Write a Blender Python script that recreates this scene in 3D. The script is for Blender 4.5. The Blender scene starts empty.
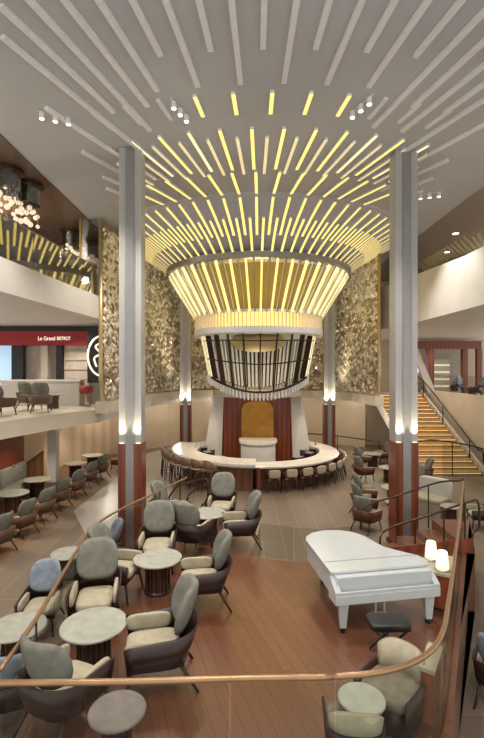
import bpy, bmesh, math, random
from mathutils import Vector, Matrix
random.seed(7)
PI = math.pi
C = bpy.context.scene.collection
F = 451.0; EYE = 4.6

# ------------------------------------------------------------------ materials
def lin(c):
    return tuple(((v/255)/12.92 if v/255 <= .04045 else ((v/255+.055)/1.055)**2.4) for v in c) + (1.0,)
def newmat(name):
    m = bpy.data.materials.new(name); m.use_nodes = True
    nt = m.node_tree
    return m, nt, nt.nodes['Principled BSDF']
def mat(name, rgb, rough=.5, metal=0.0, var=0.0, scale=6.0, coat=0.0, bump=0.0, spec=.5):
    m, nt, b = newmat(name)
    b.inputs['Base Color'].default_value = lin(rgb)
    b.inputs['Roughness'].default_value = rough; b.inputs['Metallic'].default_value = metal
    b.inputs['Coat Weight'].default_value = coat; b.inputs['Specular IOR Level'].default_value = spec
    tc = nt.nodes.new('ShaderNodeTexCoord'); no = nt.nodes.new('ShaderNodeTexNoise')
    no.inputs['Scale'].default_value = scale; no.inputs['Detail'].default_value = 5
    nt.links.new(tc.outputs['Object'], no.inputs['Vector'])
    if var > 0:
        cr = nt.nodes.new('ShaderNodeValToRGB')
        a = tuple(max(0, v*(1-var)) for v in rgb); c = tuple(min(255, v*(1+var)) for v in rgb)
        cr.color_ramp.elements[0].color = lin(a); cr.color_ramp.elements[1].color = lin(c)
        cr.color_ramp.elements[0].position = .3; cr.color_ramp.elements[1].position = .7
        nt.links.new(no.outputs['Fac'], cr.inputs['Fac']); nt.links.new(cr.outputs['Color'], b.inputs['Base Color'])
    if bump > 0:
        bp = nt.nodes.new('ShaderNodeBump'); bp.inputs['Strength'].default_value = bump
        nt.links.new(no.outputs['Fac'], bp.inputs['Height']); nt.links.new(bp.outputs['Normal'], b.inputs['Normal'])
    return m
def emis(name, rgb, s):
    m, nt, b = newmat(name)
    b.inputs['Base Color'].default_value = lin(rgb)
    b.inputs['Emission Color'].default_value = lin(rgb); b.inputs['Emission Strength'].default_value = s
    return m
def glass(name, rgb=(235, 240, 238), refl=1.0):
    m = bpy.data.materials.new(name); m.use_nodes = True; nt = m.node_tree
    nt.nodes.remove(nt.nodes['Principled BSDF'])
    t = nt.nodes.new('ShaderNodeBsdfTransparent'); t.inputs['Color'].default_value = lin(rgb)
    g = nt.nodes.new('ShaderNodeBsdfGlossy'); g.inputs['Roughness'].default_value = .02
    fr = nt.nodes.new('ShaderNodeLayerWeight'); fr.inputs['Blend'].default_value = .5
    pw = nt.nodes.new('ShaderNodeMath'); pw.operation = 'POWER'; pw.inputs[1].default_value = 4.0
    ad = nt.nodes.new('ShaderNodeMath'); ad.operation = 'MULTIPLY_ADD'; ad.inputs[1].default_value = .75; ad.inputs[2].default_value = .05; ad.use_clamp = True
    mu = nt.nodes.new('ShaderNodeMath'); mu.operation = 'MULTIPLY'; mu.inputs[1].default_value = refl; mu.use_clamp = True
    mx = nt.nodes.new('ShaderNodeMixShader')
    nt.links.new(fr.outputs['Facing'], pw.inputs[0]); nt.links.new(pw.outputs[0], ad.inputs[0]); nt.links.new(ad.outputs[0], mu.inputs[0]); nt.links.new(mu.outputs[0], mx.inputs[0])
    nt.links.new(t.outputs[0], mx.inputs[1]); nt.links.new(g.outputs[0], mx.inputs[2])
    nt.links.new(mx.outputs[0], nt.nodes['Material Output'].inputs['Surface'])
    return m
def planks(name, c1, c2, cm, w, l, rot, rough, mortar=.008, spec=.5, coat=0.0):
    m, nt, b = newmat(name)
    tc = nt.nodes.new('ShaderNodeTexCoord'); mp = nt.nodes.new('ShaderNodeMapping')
    mp.inputs['Rotation'].default_value = (0, 0, rot)
    br = nt.nodes.new('ShaderNodeTexBrick'); br.inputs['Scale'].default_value = 1
    br.inputs['Brick Width'].default_value = l; br.inputs['Row Height'].default_value = w
    br.inputs['Mortar Size'].default_value = mortar; br.inputs['Mortar Smooth'].default_value = .2
    br.inputs['Color1'].default_value = lin(c1); br.inputs['Color2'].default_value = lin(c2); br.inputs['Mortar'].default_value = lin(cm)
    ns = nt.nodes.new('ShaderNodeTexNoise'); ns.inputs['Scale'].default_value = 3; ns.inputs['Detail'].default_value = 6
    mp2 = nt.nodes.new('ShaderNodeMapping'); mp2.inputs['Rotation'].default_value = (0, 0, rot); mp2.inputs['Scale'].default_value = (.6, 12, 1)
    mx = nt.nodes.new('ShaderNodeMix'); mx.data_type = 'RGBA'; mx.blend_type = 'MULTIPLY'; mx.inputs['Factor'].default_value = .45
    cr = nt.nodes.new('ShaderNodeValToRGB'); cr.color_ramp.elements[0].color = (.45, .45, .45, 1); cr.color_ramp.elements[1].color = (1.25, 1.25, 1.25, 1)
    L = nt.links.new
    L(tc.outputs['Object'], mp.inputs['Vector']); L(mp.outputs[0], br.inputs['Vector'])
    L(tc.outputs['Object'], mp2.inputs['Vector']); L(mp2.outputs[0], ns.inputs['Vector'])
    L(ns.outputs['Fac'], cr.inputs['Fac']); L(br.outputs['Color'], mx.inputs['A']); L(cr.outputs['Color'], mx.inputs['B'])
    L(mx.outputs['Result'], b.inputs['Base Color'])
    b.inputs['Roughness'].default_value = rough; b.inputs['Specular IOR Level'].default_value = spec; b.inputs['Coat Weight'].default_value = coat
    b.inputs['Coat Roughness'].default_value = .25
    return m
def stripes(name, c1, c2, sc, rough=.4, axis='X'):
    m, nt, b = newmat(name)
    tc = nt.nodes.new('ShaderNodeTexCoord'); wv = nt.nodes.new('ShaderNodeTexWave')
    wv.bands_direction = axis; wv.inputs['Scale'].default_value = sc; wv.inputs['Distortion'].default_value = 1.5
    cr = nt.nodes.new('ShaderNodeValToRGB'); cr.color_ramp.elements[0].color = lin(c1); cr.color_ramp.elements[1].color = lin(c2)
    nt.links.new(tc.outputs['Object'], wv.inputs['Vector']); nt.links.new(wv.outputs['Fac'], cr.inputs['Fac'])
    nt.links.new(cr.outputs['Color'], b.inputs['Base Color']); b.inputs['Roughness'].default_value = rough
    return m

M = dict(
    ceil=mat('ceiling_paint', (186, 187, 188), .6, var=.02, scale=.6),
    slat=mat('slat_white', (232, 231, 229), .45, var=.02),
    white=mat('white_paint', (205, 200, 193), .5, var=.02, scale=1.5),
    cream=mat('cream_paint', (205, 193, 174), .5, var=.03, scale=1.2),
    beige=mat('beige_wall', (188, 170, 145), .35, var=.04, scale=1.0),
    gloss=stripes('glossy_beige', (190, 165, 138), (206, 184, 158), .9, .18),
    browncl=planks('brown_ceiling', (98, 76, 58), (108, 84, 64), (84, 64, 50), .5, 4, 1.3, .35, .01),
    greycl=mat('grey_ceiling', (150, 138, 128), .5, var=.03),
    wood=stripes('red_wood', (104, 48, 26), (134, 66, 36), 1.3, .3),
    darkwood=stripes('dark_wood', (52, 26, 20), (70, 35, 26), 1.6, .3),
    barwood=stripes('bar_wood', (112, 70, 46), (132, 86, 58), 1.1, .35),
    plat=planks('lounge_planks', (104, 64, 44), (116, 73, 50), (78, 46, 30), .14, 2.4, 1.25, .28, .005, .6, .7),
    main=planks('main_planks', (114, 98, 82), (124, 108, 92), (142, 128, 110), .55, 3.0, 1.5708, .4, .012),
    brownp=planks('brown_carpet', (112, 84, 58), (122, 92, 64), (100, 74, 50), .3, 2, 1.5708, .6),
    tile=planks('pale_tile', (166, 157, 145), (172, 163, 150), (158, 150, 138), .8, .8, .3, .3, .008),
    metal=mat('brushed_metal', (150, 148, 144), .4, .6, var=.03),
    colw=mat('column_white', (172, 170, 167), .4, .1, var=.02, scale=2),
    paleg=mat('pale_gold', (196, 172, 128), .35, .5),
    bronze=mat('bronze', (158, 124, 90), .3, .6, var=.05),
    darkbr=mat('dark_bronze', (62, 44, 32), .4, .5, var=.05),
    brassd=mat('pale_brass', (196, 176, 128), .65, .2, var=.04),
    gold=mat('gold_panel', (170, 122, 42), .45, .35, var=.08, scale=3),
    goldt=mat('gold_tile', (236, 226, 206), .45, .0, var=.1, scale=3),
    silvt=mat('silver_tile', (245, 240, 228), .16, .5, var=.08, scale=3),
    darkt=mat('bronze_tile', (164, 140, 108), .35, .2, var=.1, scale=3),
    backt=mat('tile_backing', (186, 164, 128), .5, .4, var=.1),
    velvet=mat('grey_velvet', (116, 114, 103), .8, var=.09, scale=9, bump=.05),
    bluev=mat('blue_velvet', (132, 141, 152), .8, var=.1, scale=9, bump=.05),
    tubseat=mat('olive_fabric', (118, 106, 90), .8, var=.1, scale=9),
    greytop=mat('grey_stone', (128, 120, 114), .25, var=.08, scale=7),
    tan=mat('tan_leather', (124, 94, 70), .5, var=.08),
    creamv=mat('cream_fabric', (166, 155, 131), .75, var=.06, scale=9),
    shell=mat('dark_shell', (44, 25, 20), .38, var=.12, scale=5),
    redshell=mat('red_shell', (86, 44, 30), .4, var=.12, scale=5),
    brownshell=mat('brown_shell', (92, 64, 48), .45, var=.1, scale=5),
    legm=mat('leg_wood', (44, 28, 20), .4, var=.1),
    marble=mat('marble', (164, 163, 150), .22, var=.06, scale=7),
    tbase=stripes('table_base', (40, 24, 20), (74, 44, 34), 6, .25),
    counter=mat('counter_stone', (212, 204, 192), .25, var=.03, scale=4),
    black=mat('black', (22, 20, 20), .4, var=.1),
    piano=mat('piano_white', (190, 194, 194), .12, coat=.6, var=.01),
    brass=mat('brass', (190, 150, 80), .3, .8),
    red=mat('sign_red', (150, 22, 26), .4, var=.05),
    signt=emis('sign_letters', (235, 225, 205), .9),
    chrome=mat('chrome', (200, 200, 198), .12, 1.0),
    glass=glass('clear_glass', (243, 244, 242), .6),
    glassg=glass('green_edge_glass', (241, 244, 241), .6),
    mirrorg=glass('reflective_glass', (205, 208, 206), 4.0),
    lit=emis('slat_light', (252, 224, 124), 1.0),
    litd=emis('slat_light_dim', (222, 204, 158), .7),
    band=emis('band_glow', (255, 214, 110), 1.1),
    shade=mat('cone_glow_tint', (186, 158, 84), .5),  # yellow base colour stands in for the glow between the cone slats
    litw=emis('slat_light_pale', (248, 234, 178), .85),
    warm=emis('warm_lamp', (255, 236, 200), .85),
    spotl=emis('spot_lens', (255, 246, 230), 6.0),
    globe=emis('globe_light', (244, 226, 196), .6),
    step=mat('stair_tread', (178, 142, 92), .4, var=.06),
    steplit=emis('step_light', (255, 214, 140), 1.2),
    purple=emis('purple_screen', (214, 190, 240), 1.0),
    leaf=mat('leaf', (60, 104, 40), .5, var=.2),
    shopw=emis('shop_screen', (160, 190, 215), .7),
    shopc=mat('shop_wall', (212, 196, 176), .5, var=.06, scale=2),
)

# ------------------------------------------------------------------ mesh helpers
def quad_box(bm, co, mi=0):
    v = [bm.verts.new(c) for c in co]
    fs = []
    for f in ((3, 2, 1, 0), (4, 5, 6, 7), (0, 1, 5, 4), (1, 2, 6, 5), (2, 3, 7, 6), (3, 0, 4, 7)):
        fc = bm.faces.new([v[i] for i in f]); fc.material_index = mi; fs.append(fc)
    return fs
def box(bm, c, s, rz=0.0, mi=0, mx=None):
    x, y, z = s[0]/2, s[1]/2, s[2]/2
    R = Matrix.Rotation(rz, 4, 'Z') if mx is None else mx
    co = [Vector(c) + R @ Vector(p) for p in ((-x, -y, -z), (x, -y, -z), (x, y, -z), (-x, y, -z), (-x, -y, z), (x, -y, z), (x, y, z), (-x, y, z))]
    return quad_box(bm, co, mi)
def cyl(bm, c, r1, r2, h, seg=24, mi=0):
    a = [bm.verts.new((c[0]+r1*math.cos(2*PI*i/seg), c[1]+r1*math.sin(2*PI*i/seg), c[2])) for i in range(seg)]
    b = [bm.verts.new((c[0]+r2*math.cos(2*PI*i/seg), c[1]+r2*math.sin(2*PI*i/seg), c[2]+h)) for i in range(seg)]
    for i in range(seg):
        j = (i+1) % seg; bm.faces.new((a[i], a[j], b[j], b[i])).material_index = mi
    bm.faces.new(a[::-1]).material_index = mi; bm.faces.new(b).material_index = mi
def tube(bm, pts, r, seg=8, r2=None):
    pts = [Vector(p) for p in pts]; rings = []
    for i, p in enumerate(pts):
        d = (pts[min(i+1, len(pts)-1)] - pts[max(i-1, 0)]).normalized()
        up = Vector((0, 0, 1)) if abs(d.z) < .95 else Vector((1, 0, 0))
        a = d.cross(up).normalized(); b = a.cross(d).normalized()
        rr = r if r2 is None else r + (r2-r)*i/(len(pts)-1)
        rings.append([bm.verts.new(p + rr*(math.cos(2*PI*k/seg)*a + math.sin(2*PI*k/seg)*b)) for k in range(seg)])
    for i in range(len(rings)-1):
        for k in range(seg):
            l = (k+1) % seg; bm.faces.new((rings[i][k], rings[i][l], rings[i+1][l], rings[i+1][k]))
    bm.faces.new(rings[0][::-1]); bm.faces.new(rings[-1])
def lathe(bm, prof, c=(0, 0), seg=48, a0=0.0, a1=2*PI, closed=True, mi=0):
    """prof: closed loop of (r,z) (closed=True) revolved about a vertical axis at c"""
    full = abs(a1-a0-2*PI) < 1e-6
    n = seg if full else seg+1
    rows = []
    for i in range(n):
        a = a0 + (a1-a0)*i/seg
        rows.append([bm.verts.new((c[0]+r*math.cos(a), c[1]+r*math.sin(a), z)) for r, z in prof])
    m = len(prof); kk = m if closed else m-1
    for i in range(seg):
        A = rows[i]; B = rows[(i+1) % n]
        for k in range(kk):
            l = (k+1) % m
            try: bm.faces.new((A[k], B[k], B[l], A[l])).material_index = mi
            except ValueError: pass
    if not full and closed:
        bm.faces.new(rows[0]); bm.faces.new(rows[-1][::-1])
def solid(bm, prof, c=(0, 0), seg=32):
    """turned solid: profile from bottom to top, capped"""
    rows = [[bm.verts.new((c[0]+r*math.cos(2*PI*i/seg), c[1]+r*math.sin(2*PI*i/seg), z)) for i in range(seg)] for r, z in prof]
    for a, b in zip(rows, rows[1:]):
        for i in range(seg):
            j = (i+1) % seg; bm.faces.new((a[i], a[j], b[j], b[i]))
    bm.faces.new(rows[0][::-1]); bm.faces.new(rows[-1])
def prism(bm, poly, z0, z1, mi=0):
    ar = sum(poly[i][0]*poly[(i+1) % len(poly)][1]-poly[(i+1) % len(poly)][0]*poly[i][1] for i in range(len(poly)))
    if ar < 0: poly = poly[::-1]
    a = [bm.verts.new((x, y, z0)) for x, y in poly]; b = [bm.verts.new((x, y, z1)) for x, y in poly]
    n = len(poly)
    bm.faces.new(a[::-1]).material_index = mi; bm.faces.new(b).material_index = mi
    for i in range(n):
        j = (i+1) % n; bm.faces.new((a[i], a[j], b[j], b[i])).material_index = mi
def wallstrip(bm, path, z0, z1, th, zs0=None, zs1=None):
    """vertical wall of thickness th following a plan path (offset to the left of travel)"""
    n = len(path); L = []; R = []
    for i in range(n):
        a = Vector(path[max(i-1, 0)]); b = Vector(path[min(i+1, n-1)])
        d = (b-a).normalized(); nn = Vector((-d.y, d.x))
        p = Vector(path[i]); L.append(p+nn*th/2); R.append(p-nn*th/2)
    def zz(i): return (z0 if zs0 is None else zs0[i]), (z1 if zs1 is None else zs1[i])
    rows = []
    for i in range(n):
        lo, hi = zz(i)
        rows.append([bm.verts.new((R[i].x, R[i].y, lo)), bm.verts.new((R[i].x, R[i].y, hi)), bm.verts.new((L[i].x, L[i].y, hi)), bm.verts.new((L[i].x, L[i].y, lo))])
    for A, B in zip(rows, rows[1:]):
        for k in range(4):
            l = (k+1) % 4; bm.faces.new((A[k], A[l], B[l], B[k]))
    bm.faces.new(rows[0][::-1]); bm.faces.new(rows[-1])
def pillow(bm, c, s, e=.5, n=20, m=12, mx=None):
    """rounded cushion (superellipsoid) of full size s"""
    def sp(v, p): return math.copysign(abs(v)**p, v)
    R = mx or Matrix.Identity(4)
    rows = []
    for j in range(1, m):
        v = -PI/2 + PI*j/m
        rows.append([bm.verts.new(Vector(c)+R @ Vector((s[0]/2*sp(math.cos(v), e)*sp(math.cos(2*PI*i/n), e), s[1]/2*sp(math.cos(v), e)*sp(math.sin(2*PI*i/n), e), s[2]/2*sp(math.sin(v), e)))) for i in range(n)])
    b = bm.verts.new(Vector(c)+R @ Vector((0, 0, -s[2]/2))); t = bm.verts.new(Vector(c)+R @ Vector((0, 0, s[2]/2)))
    for A, B in zip(rows, rows[1:]):
        for i in range(n):
            j = (i+1) % n; bm.faces.new((A[i], A[j], B[j], B[i]))
    for i in range(n):
        j = (i+1) % n; bm.faces.new((rows[0][j], rows[0][i], b)); bm.faces.new((rows[-1][i], rows[-1][j], t))
def ball(bm, c, r, seg=12):
    bmesh.ops.create_uvsphere(bm, u_segments=seg, v_segments=seg//2+2, radius=r, matrix=Matrix.Translation(c))
def B(): return bmesh.new()

ROOTS = []
def obj(name, bm, m, parent=None, smooth=False, norm=True):
    if norm: bmesh.ops.recalc_face_normals(bm, faces=bm.faces)
    me = bpy.data.meshes.new(name); bm.to_mesh(me); bm.free()
    for x in (m if isinstance(m, (list, tuple)) else [m]): me.materials.append(M[x] if isinstance(x, str) else x)
    if smooth:
        for p in me.polygons: p.use_smooth = True
    o = bpy.data.objects.new(name, me); C.objects.link(o)
    if parent is not None: o.parent = parent
    else: ROOTS.append(o)
    return o
def tag(o, label, cat, group=None, kind=None):
    o['label'] = label; o['category'] = cat
    if group: o['group'] = group
    if kind: o['kind'] = kind
    return o
def thing(name, label, cat, group=None, loc=None, rz=0.0):
    o = bpy.data.objects.new(name, None); C.objects.link(o); o.empty_display_size = .1
    tag(o, label, cat, group)
    if loc is not None: o.location = loc; o.rotation_euler = (0, 0, rz)
    else: ROOTS.append(o)
    return o
def struct(name, bm, m, smooth=False):
    o = obj(name, bm, m, None, smooth); o['kind'] = 'structure'; return o
def dup(root, loc, rz, label=None, group=None, sc=None):
    r = root.copy(); C.objects.link(r); r.scale = (1, 1, 1); r.location = loc; r.rotation_euler = (0, 0, rz)
    if label: r['label'] = label
    if group: r['group'] = group
    if sc: r.scale = sc
    for ch in list(root.children):
        c = ch.copy(); C.objects.link(c); c.parent = r
        for g in ch.children:
            d = g.copy(); C.objects.link(d); d.parent = c
    return r
def rebase():
    """move each root that was built in world coordinates to an origin at its own base"""
    for o in ROOTS:
        ms = [o] if o.type == 'MESH' else []
        ms += [c for c in o.children_recursive if c.type in ('MESH', 'FONT')]
        vs = [v.co for m in ms if m.type == 'MESH' for v in m.data.vertices]
        if not vs or o.type == 'FONT': continue
        if o.get('kind') == 'structure': continue
        b = Vector(((min(v.x for v in vs)+max(v.x for v in vs))/2, (min(v.y for v in vs)+max(v.y for v in vs))/2, min(v.z for v in vs)))
        for m in ms:
            if m.type == 'MESH': m.data.transform(Matrix.Translation(-b))
            else: m.location = Vector(m.location) - b
        o.location = b
def face(fx, fy): return math.atan2(-fx, fy)
ORD = ['first', 'second', 'third', 'fourth', 'fifth', 'sixth', 'seventh', 'eighth', 'ninth', 'tenth', 'eleventh', 'twelfth', 'thirteenth', 'fourteenth', 'fifteenth', 'sixteenth', 'seventeenth', 'eighteenth', 'nineteenth', 'twentieth']
ORD += ['twenty-' + o for o in ORD[:9]] + ['thirtieth'] + ['thirty-' + o for o in ORD[:9]] + ['fortieth'] + ['forty-' + o for o in ORD[:9]] + ['fiftieth'] + ['fifty-' + o for o in ORD[:9]]

# ------------------------------------------------------------------ levels and plan
PZ = 1.1            # lounge platform
D6 = 3.1            # balcony deck
CZ = 10.2           # main ceiling
CX, CY = .73, 20.5  # axis of bar and light sculpture

# ---- floors
bm = B(); prism(bm, [(-9, 0), (11.4, 0), (11.4, 29), (-9, 29)], -.3, 0); struct('floor', bm, 'main')
bm = B(); prism(bm, [(-9, 0), (-5.75, 0), (-5.75, 20), (-5.4, 24.5), (-9, 24.5)], 0, .006); struct('floor_left', bm, 'brownp')
bm = B(); prism(bm, [(-5.45, 14.6), (-3.7, 11.3), (-2.2, 11.6), (-2.3, 14), (-2.6, 17), (-3.4, 21), (-3.2, 25), (4.6, 25), (4.2, 27.2), (-4, 27.2), (-5.2, 24.5)], 0, .006); struct('floor_back', bm, 'tile')
plat = [(-2.12, 3.6), (-2.17, 4.6), (-2.43, 6.7), (-2.45, 7.5), (-1.85, 9.3), (-1.15, 10.9), (.35, 11.0), (.42, 10.2), (.27, 9.2), (.2, 8.5), (.5, 8.28), (.95, 8.2), (1.4, 8.12), (1.9, 8.2), (2.3, 8.45), (2.7, 8.55), (4.42, 8.55), (4.42, 10.5), (5.3, 10.5), (4.5, 8.95), (4.05, 8.1), (2.93, 6.05), (2.33, 4.92), (2.04, 4.36), (1.72, 3.95), (1.3, 3.72)]
bm = B(); prism(bm, plat, 0, PZ); struct('floor_lounge', bm, 'plat')
# ---- ceilings
bm = B(); prism(bm, [(-5.75, -2), (7.4, -2), (7.4, 30), (-5.75, 30)], CZ, CZ+.35); struct('ceiling', bm, 'ceil')
bm = B(); prism(bm, [(-20, -2), (-5.76, -2), (-5.76, 30), (-20, 30)], CZ-.02, CZ+.3); struct('ceiling_left', bm, 'browncl')
bm = B(); prism(bm, [(7.41, -2), (20, -2), (20, 34), (7.41, 34)], CZ+.12, CZ+.3); struct('ceiling_right', bm, 'greycl')
# ---- balcony decks
bm = B(); prism(bm, [(-16, 3), (-7.1, 3), (-6.88, 12.6), (-6.3, 14.6), (-5.35, 16.9), (-5.3, 20.5), (-16, 20.5)], D6-.5, D6); struct('floor_balcony', bm, 'cream')
bm = B(); prism(bm, [(16, 9), (11.25, 9), (11.25, 27.2), (6.9, 27.2), (6.9, 29.5), (16, 29.5)], D6-.35, D6); struct('floor_landing', bm, 'cream')
pL = [(-5.98, 3), (-5.85, 10.8), (-5.62, 14), (-5.32, 16.9)]
bm = B(); prism(bm, [(-16, 3)] + pL + [(-5.4, 20.5), (-16, 20.5)], 6.5, 6.75); struct('ceiling_lower', bm, 'white')
bm = B(); wallstrip(bm, pL, 6.45, 7.28, .2); struct('trim_1', bm, 'white')
pR = [(7.0, 3), (7.02, 14), (7.0, 18), (6.85, 20), (6.4, 21.6), (5.9, 22.6)]
bm = B(); prism(bm, pR + [(5.9, 24), (8, 29.5), (16, 29.5), (16, 3)], 6.5, 6.72); struct('ceiling_lower', bm, 'white')
bm = B(); wallstrip(bm, pR, 6.45, 8.1, .2, None, [8.1, 8.12, 8.35, 8.4, 8.4, 8.4]); struct('trim_2', bm, 'white')
# ---- walls
low = [(-8.6, 4), (-8.6, 17.6)]
bm = B(); wallstrip(bm, low, 0, D6-.5, .2); struct('wall_left', bm, 'wood')
lowb = [(-8.6, 17.6), (-8.6, 22.2), (-7.0, 24.4), (-4.5, 27), (-1.2, 28.4), (2.7, 28.4), (5.6, 27.6), (7.3, 26.6)]
bm = B(); wallstrip(bm, lowb[:3], 0, D6-.5, .2); struct('wall_left', bm, 'gloss')
bm = B(); wallstrip(bm, lowb[2:], 0, 3.0, .2); struct('wall_back', bm, 'beige')
bm = B(); wallstrip(bm, [(11.2, 9), (11.2, 27.2)], 0, 3.35, .2); struct('wall_right', bm, 'cream')
bm = B(); wallstrip(bm, [(7.0, 27.3), (11.3, 27.3)], 0, D6-.35, .2); struct('wall_back', bm, 'beige')
bm = B(); wallstrip(bm, [(-16, 20.55), (-5.6, 20.55)], D6, 6.5, .1); struct('wall_back', bm, 'shopc')
bm = B(); wallstrip(bm, [(-16, 20.6), (-6.2, 20.6)], 6.75, CZ, .2); struct('wall_back', bm, 'greycl')
bm = B(); wallstrip(bm, [(-13, 3), (-13, 20.5)], 6.75, CZ, .2); struct('wall_left', bm, 'beige')
bm = B(); wallstrip(bm, [(8.5, 29.5), (16, 29.5)], D6, 6.5, .2); struct('wall_back', bm, 'beige')
bm = B(); wallstrip(bm, [(5.9, 29.6), (16, 29.6)], 6.72, CZ+.1, .2); struct('wall_back', bm, 'beige')
bm = B(); wallstrip(bm, [(15.5, 5), (15.5, 29.5)], 6.72, CZ+.1, .2); struct('wall_right', bm, 'cream')
bm = B(); wallstrip(bm, [(-6.0, 28.9), (8.5, 28.9)], 3.0, CZ, .2); struct('wall_back', bm, 'beige')

# ------------------------------------------------------------------ mosaic screens
mosL = [(-5.2, 16.6), (-5.12, 18.3), (-4.98, 20), (-4.65, 22.2), (-4.1, 24), (-3.2, 25.5), (-1.8, 26.6), (.6, 27.1)]
mosR = [(6.15, 20.2), (6.05, 21.6), (5.75, 23.4), (5.2, 24.8), (4.2, 25.9), (2.7, 26.8), (.86, 27.1)]
MZ0, MZ1 = 3.4, CZ
def sample(path, step):
    out = []; 
    for a, b in zip(path, path[1:]):
        a = Vector(a); b = Vector(b); n = max(1, round((b-a).length/step))
        for i in range(n): out.append(a + (b-a)*i/n)
    out.append(Vector(path[-1])); return out
def mosaic(path, label, sgn):
    t = thing('mosaic_screen', label, 'screen', 'mosaic screens')
    pp = sample(path, .27); z0, z1 = MZ0, MZ1
    bm = B(); wallstrip(bm, [tuple(p) for p in sample(path, 1.0)][::sgn], z0, z1-.02, .06); obj('backing', bm, 'backt', t)
    bm = B(); hz = .22
    rows = int((z1-z0)/hz)*2
    for r in range(rows):
        zc = z0+.12+r*hz/2
        for i in range(len(pp)-1):
            a, b = pp[i], pp[i+1]; d = (b-a); L = d.length; d = d/L
            c = (a+b)/2 if r % 2 else Vector(a)
            if i == 0 and r % 2 == 0: continue
            if zc < z0+.9 and i*L < (.9-math.sqrt(max(0, .81-(.9-(zc-z0))**2))): continue
            if zc > z1-.2: continue
            n = Vector((d.y, -d.x)) * sgn
            cen = Vector((c.x, c.y, zc)) + Vector((n.x, n.y, 0))*.075
            tx = random.uniform(-.45, .45); tz = random.uniform(-.45, .45)
            N = (Vector((n.x, n.y, 0)) + tx*Vector((d.x, d.y, 0)) + tz*Vector((0, 0, 1))).normalized()
            u = Vector((d.x, d.y, 0)); u = (u - N*u.dot(N)).normalized(); v = N.cross(u)
            w = L*.46; h = hz*.5
            fr = zc*.9 + math.sin(i*.35)*1.2
            k = random.random()
            mi = 1 if k < .36 else (2 if k > .80+.12*math.sin(fr) else 0)
            q = [cen - u*w, cen - v*h, cen + u*w, cen + v*h]
            ap = cen + N*.035
            vs = [bm.verts.new(x) for x in q]; av = bm.verts.new(ap)
            for s in range(4):
                bm.faces.new((vs[s], vs[(s+1) % 4], av)).material_index = mi
    obj('tile_field', bm, ['goldt', 'silvt', 'darkt'], t, norm=True)
    bm = B(); p0, p1 = Vector(path[0]), Vector(path[1]); dd = (p1-p0).normalized()
    fr = [(p0.x, p0.y, z1-.1), (p0.x, p0.y, z0+1.0)]
    for k in range(1, 8):
        a = PI/2*k/7; q = p0 + dd*.9*(1-math.cos(a)); fr.append((q.x, q.y, z0+.95-.9*math.sin(a)))
    fr += [(p.x, p.y, z0+.05) for p in sample(path, 1.0)[1:]]
    tube(bm, fr, .08, 8); obj('frame', bm, 'paleg', t, True)
mosaic(mosL, 'tall curved gold mosaic screen on the left, beside the left column', 1)
mosaic(mosR, 'tall curved gold mosaic screen on the right, above the staircase', -1)
# white cove under the screens
for pth, nm in ((mosL, 'trim_3'), (mosR, 'trim_4')):
    bm = B(); wallstrip(bm, [tuple(p) for p in sample(pth, 1.2)], 2.95, 3.38, .42); struct(nm, bm, 'cream')
    if pth is mosL:
        bm = B(); wallstrip(bm, [tuple(p) for p in sample([(-5.35, 17.0), (-5.2, 20.4), (-4.75, 22.6), (-4.2, 24.3), (-3.4, 25.8), (-1.9, 26.9), (.73, 27.4)], 1.2)], 2.72, 2.98, .4); struct('trim_5', bm, 'white')

# ------------------------------------------------------------------ columns
def column(x, y, label, w=.56, glow=True):
    t = thing('column', label, 'column', 'tall lit columns')
    h = CZ - .01; zc = 2.72
    bm = B(); box(bm, (x, y, h/2), (w*.36, w*1.02, h)); obj('metal_spine', bm, 'metal', t)
    for s in (-1, 1):
        bm = B(); box(bm, (x+s*w*.34, y, (h+zc)/2), (w*.32, w*.86, h-zc)); box(bm, (x+s*w*.49, y, (h+zc)/2), (w*.04, w*.5, h-zc)); obj('white_fin', bm, 'colw', t)
        bm = B(); box(bm, (x+s*w*.35, y, zc/2), (w*.36, w*.94, zc)); obj('wood_cladding', bm, 'wood', t)
        bm = B(); box(bm, (x+s*w*.37, y-w*.45, zc+.012), (w*.2, w*.05, .02)); obj('uplight', bm, 'warm', t)
    bm = B(); box(bm, (x, y, .05), (w*1.2, w*1.2, .1)); obj('base_plate', bm, 'darkbr', t)
column(-2.82, 11.6, 'tall white column with red wood base at the left, behind the lounge chairs')
column(4.2, 11.75, 'tall white column with red wood base at the right, behind the white piano')
column(-2.98, 24.0, 'slim far column left of the round bar')
column(4.62, 24.0, 'slim far column right of the round bar')

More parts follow.
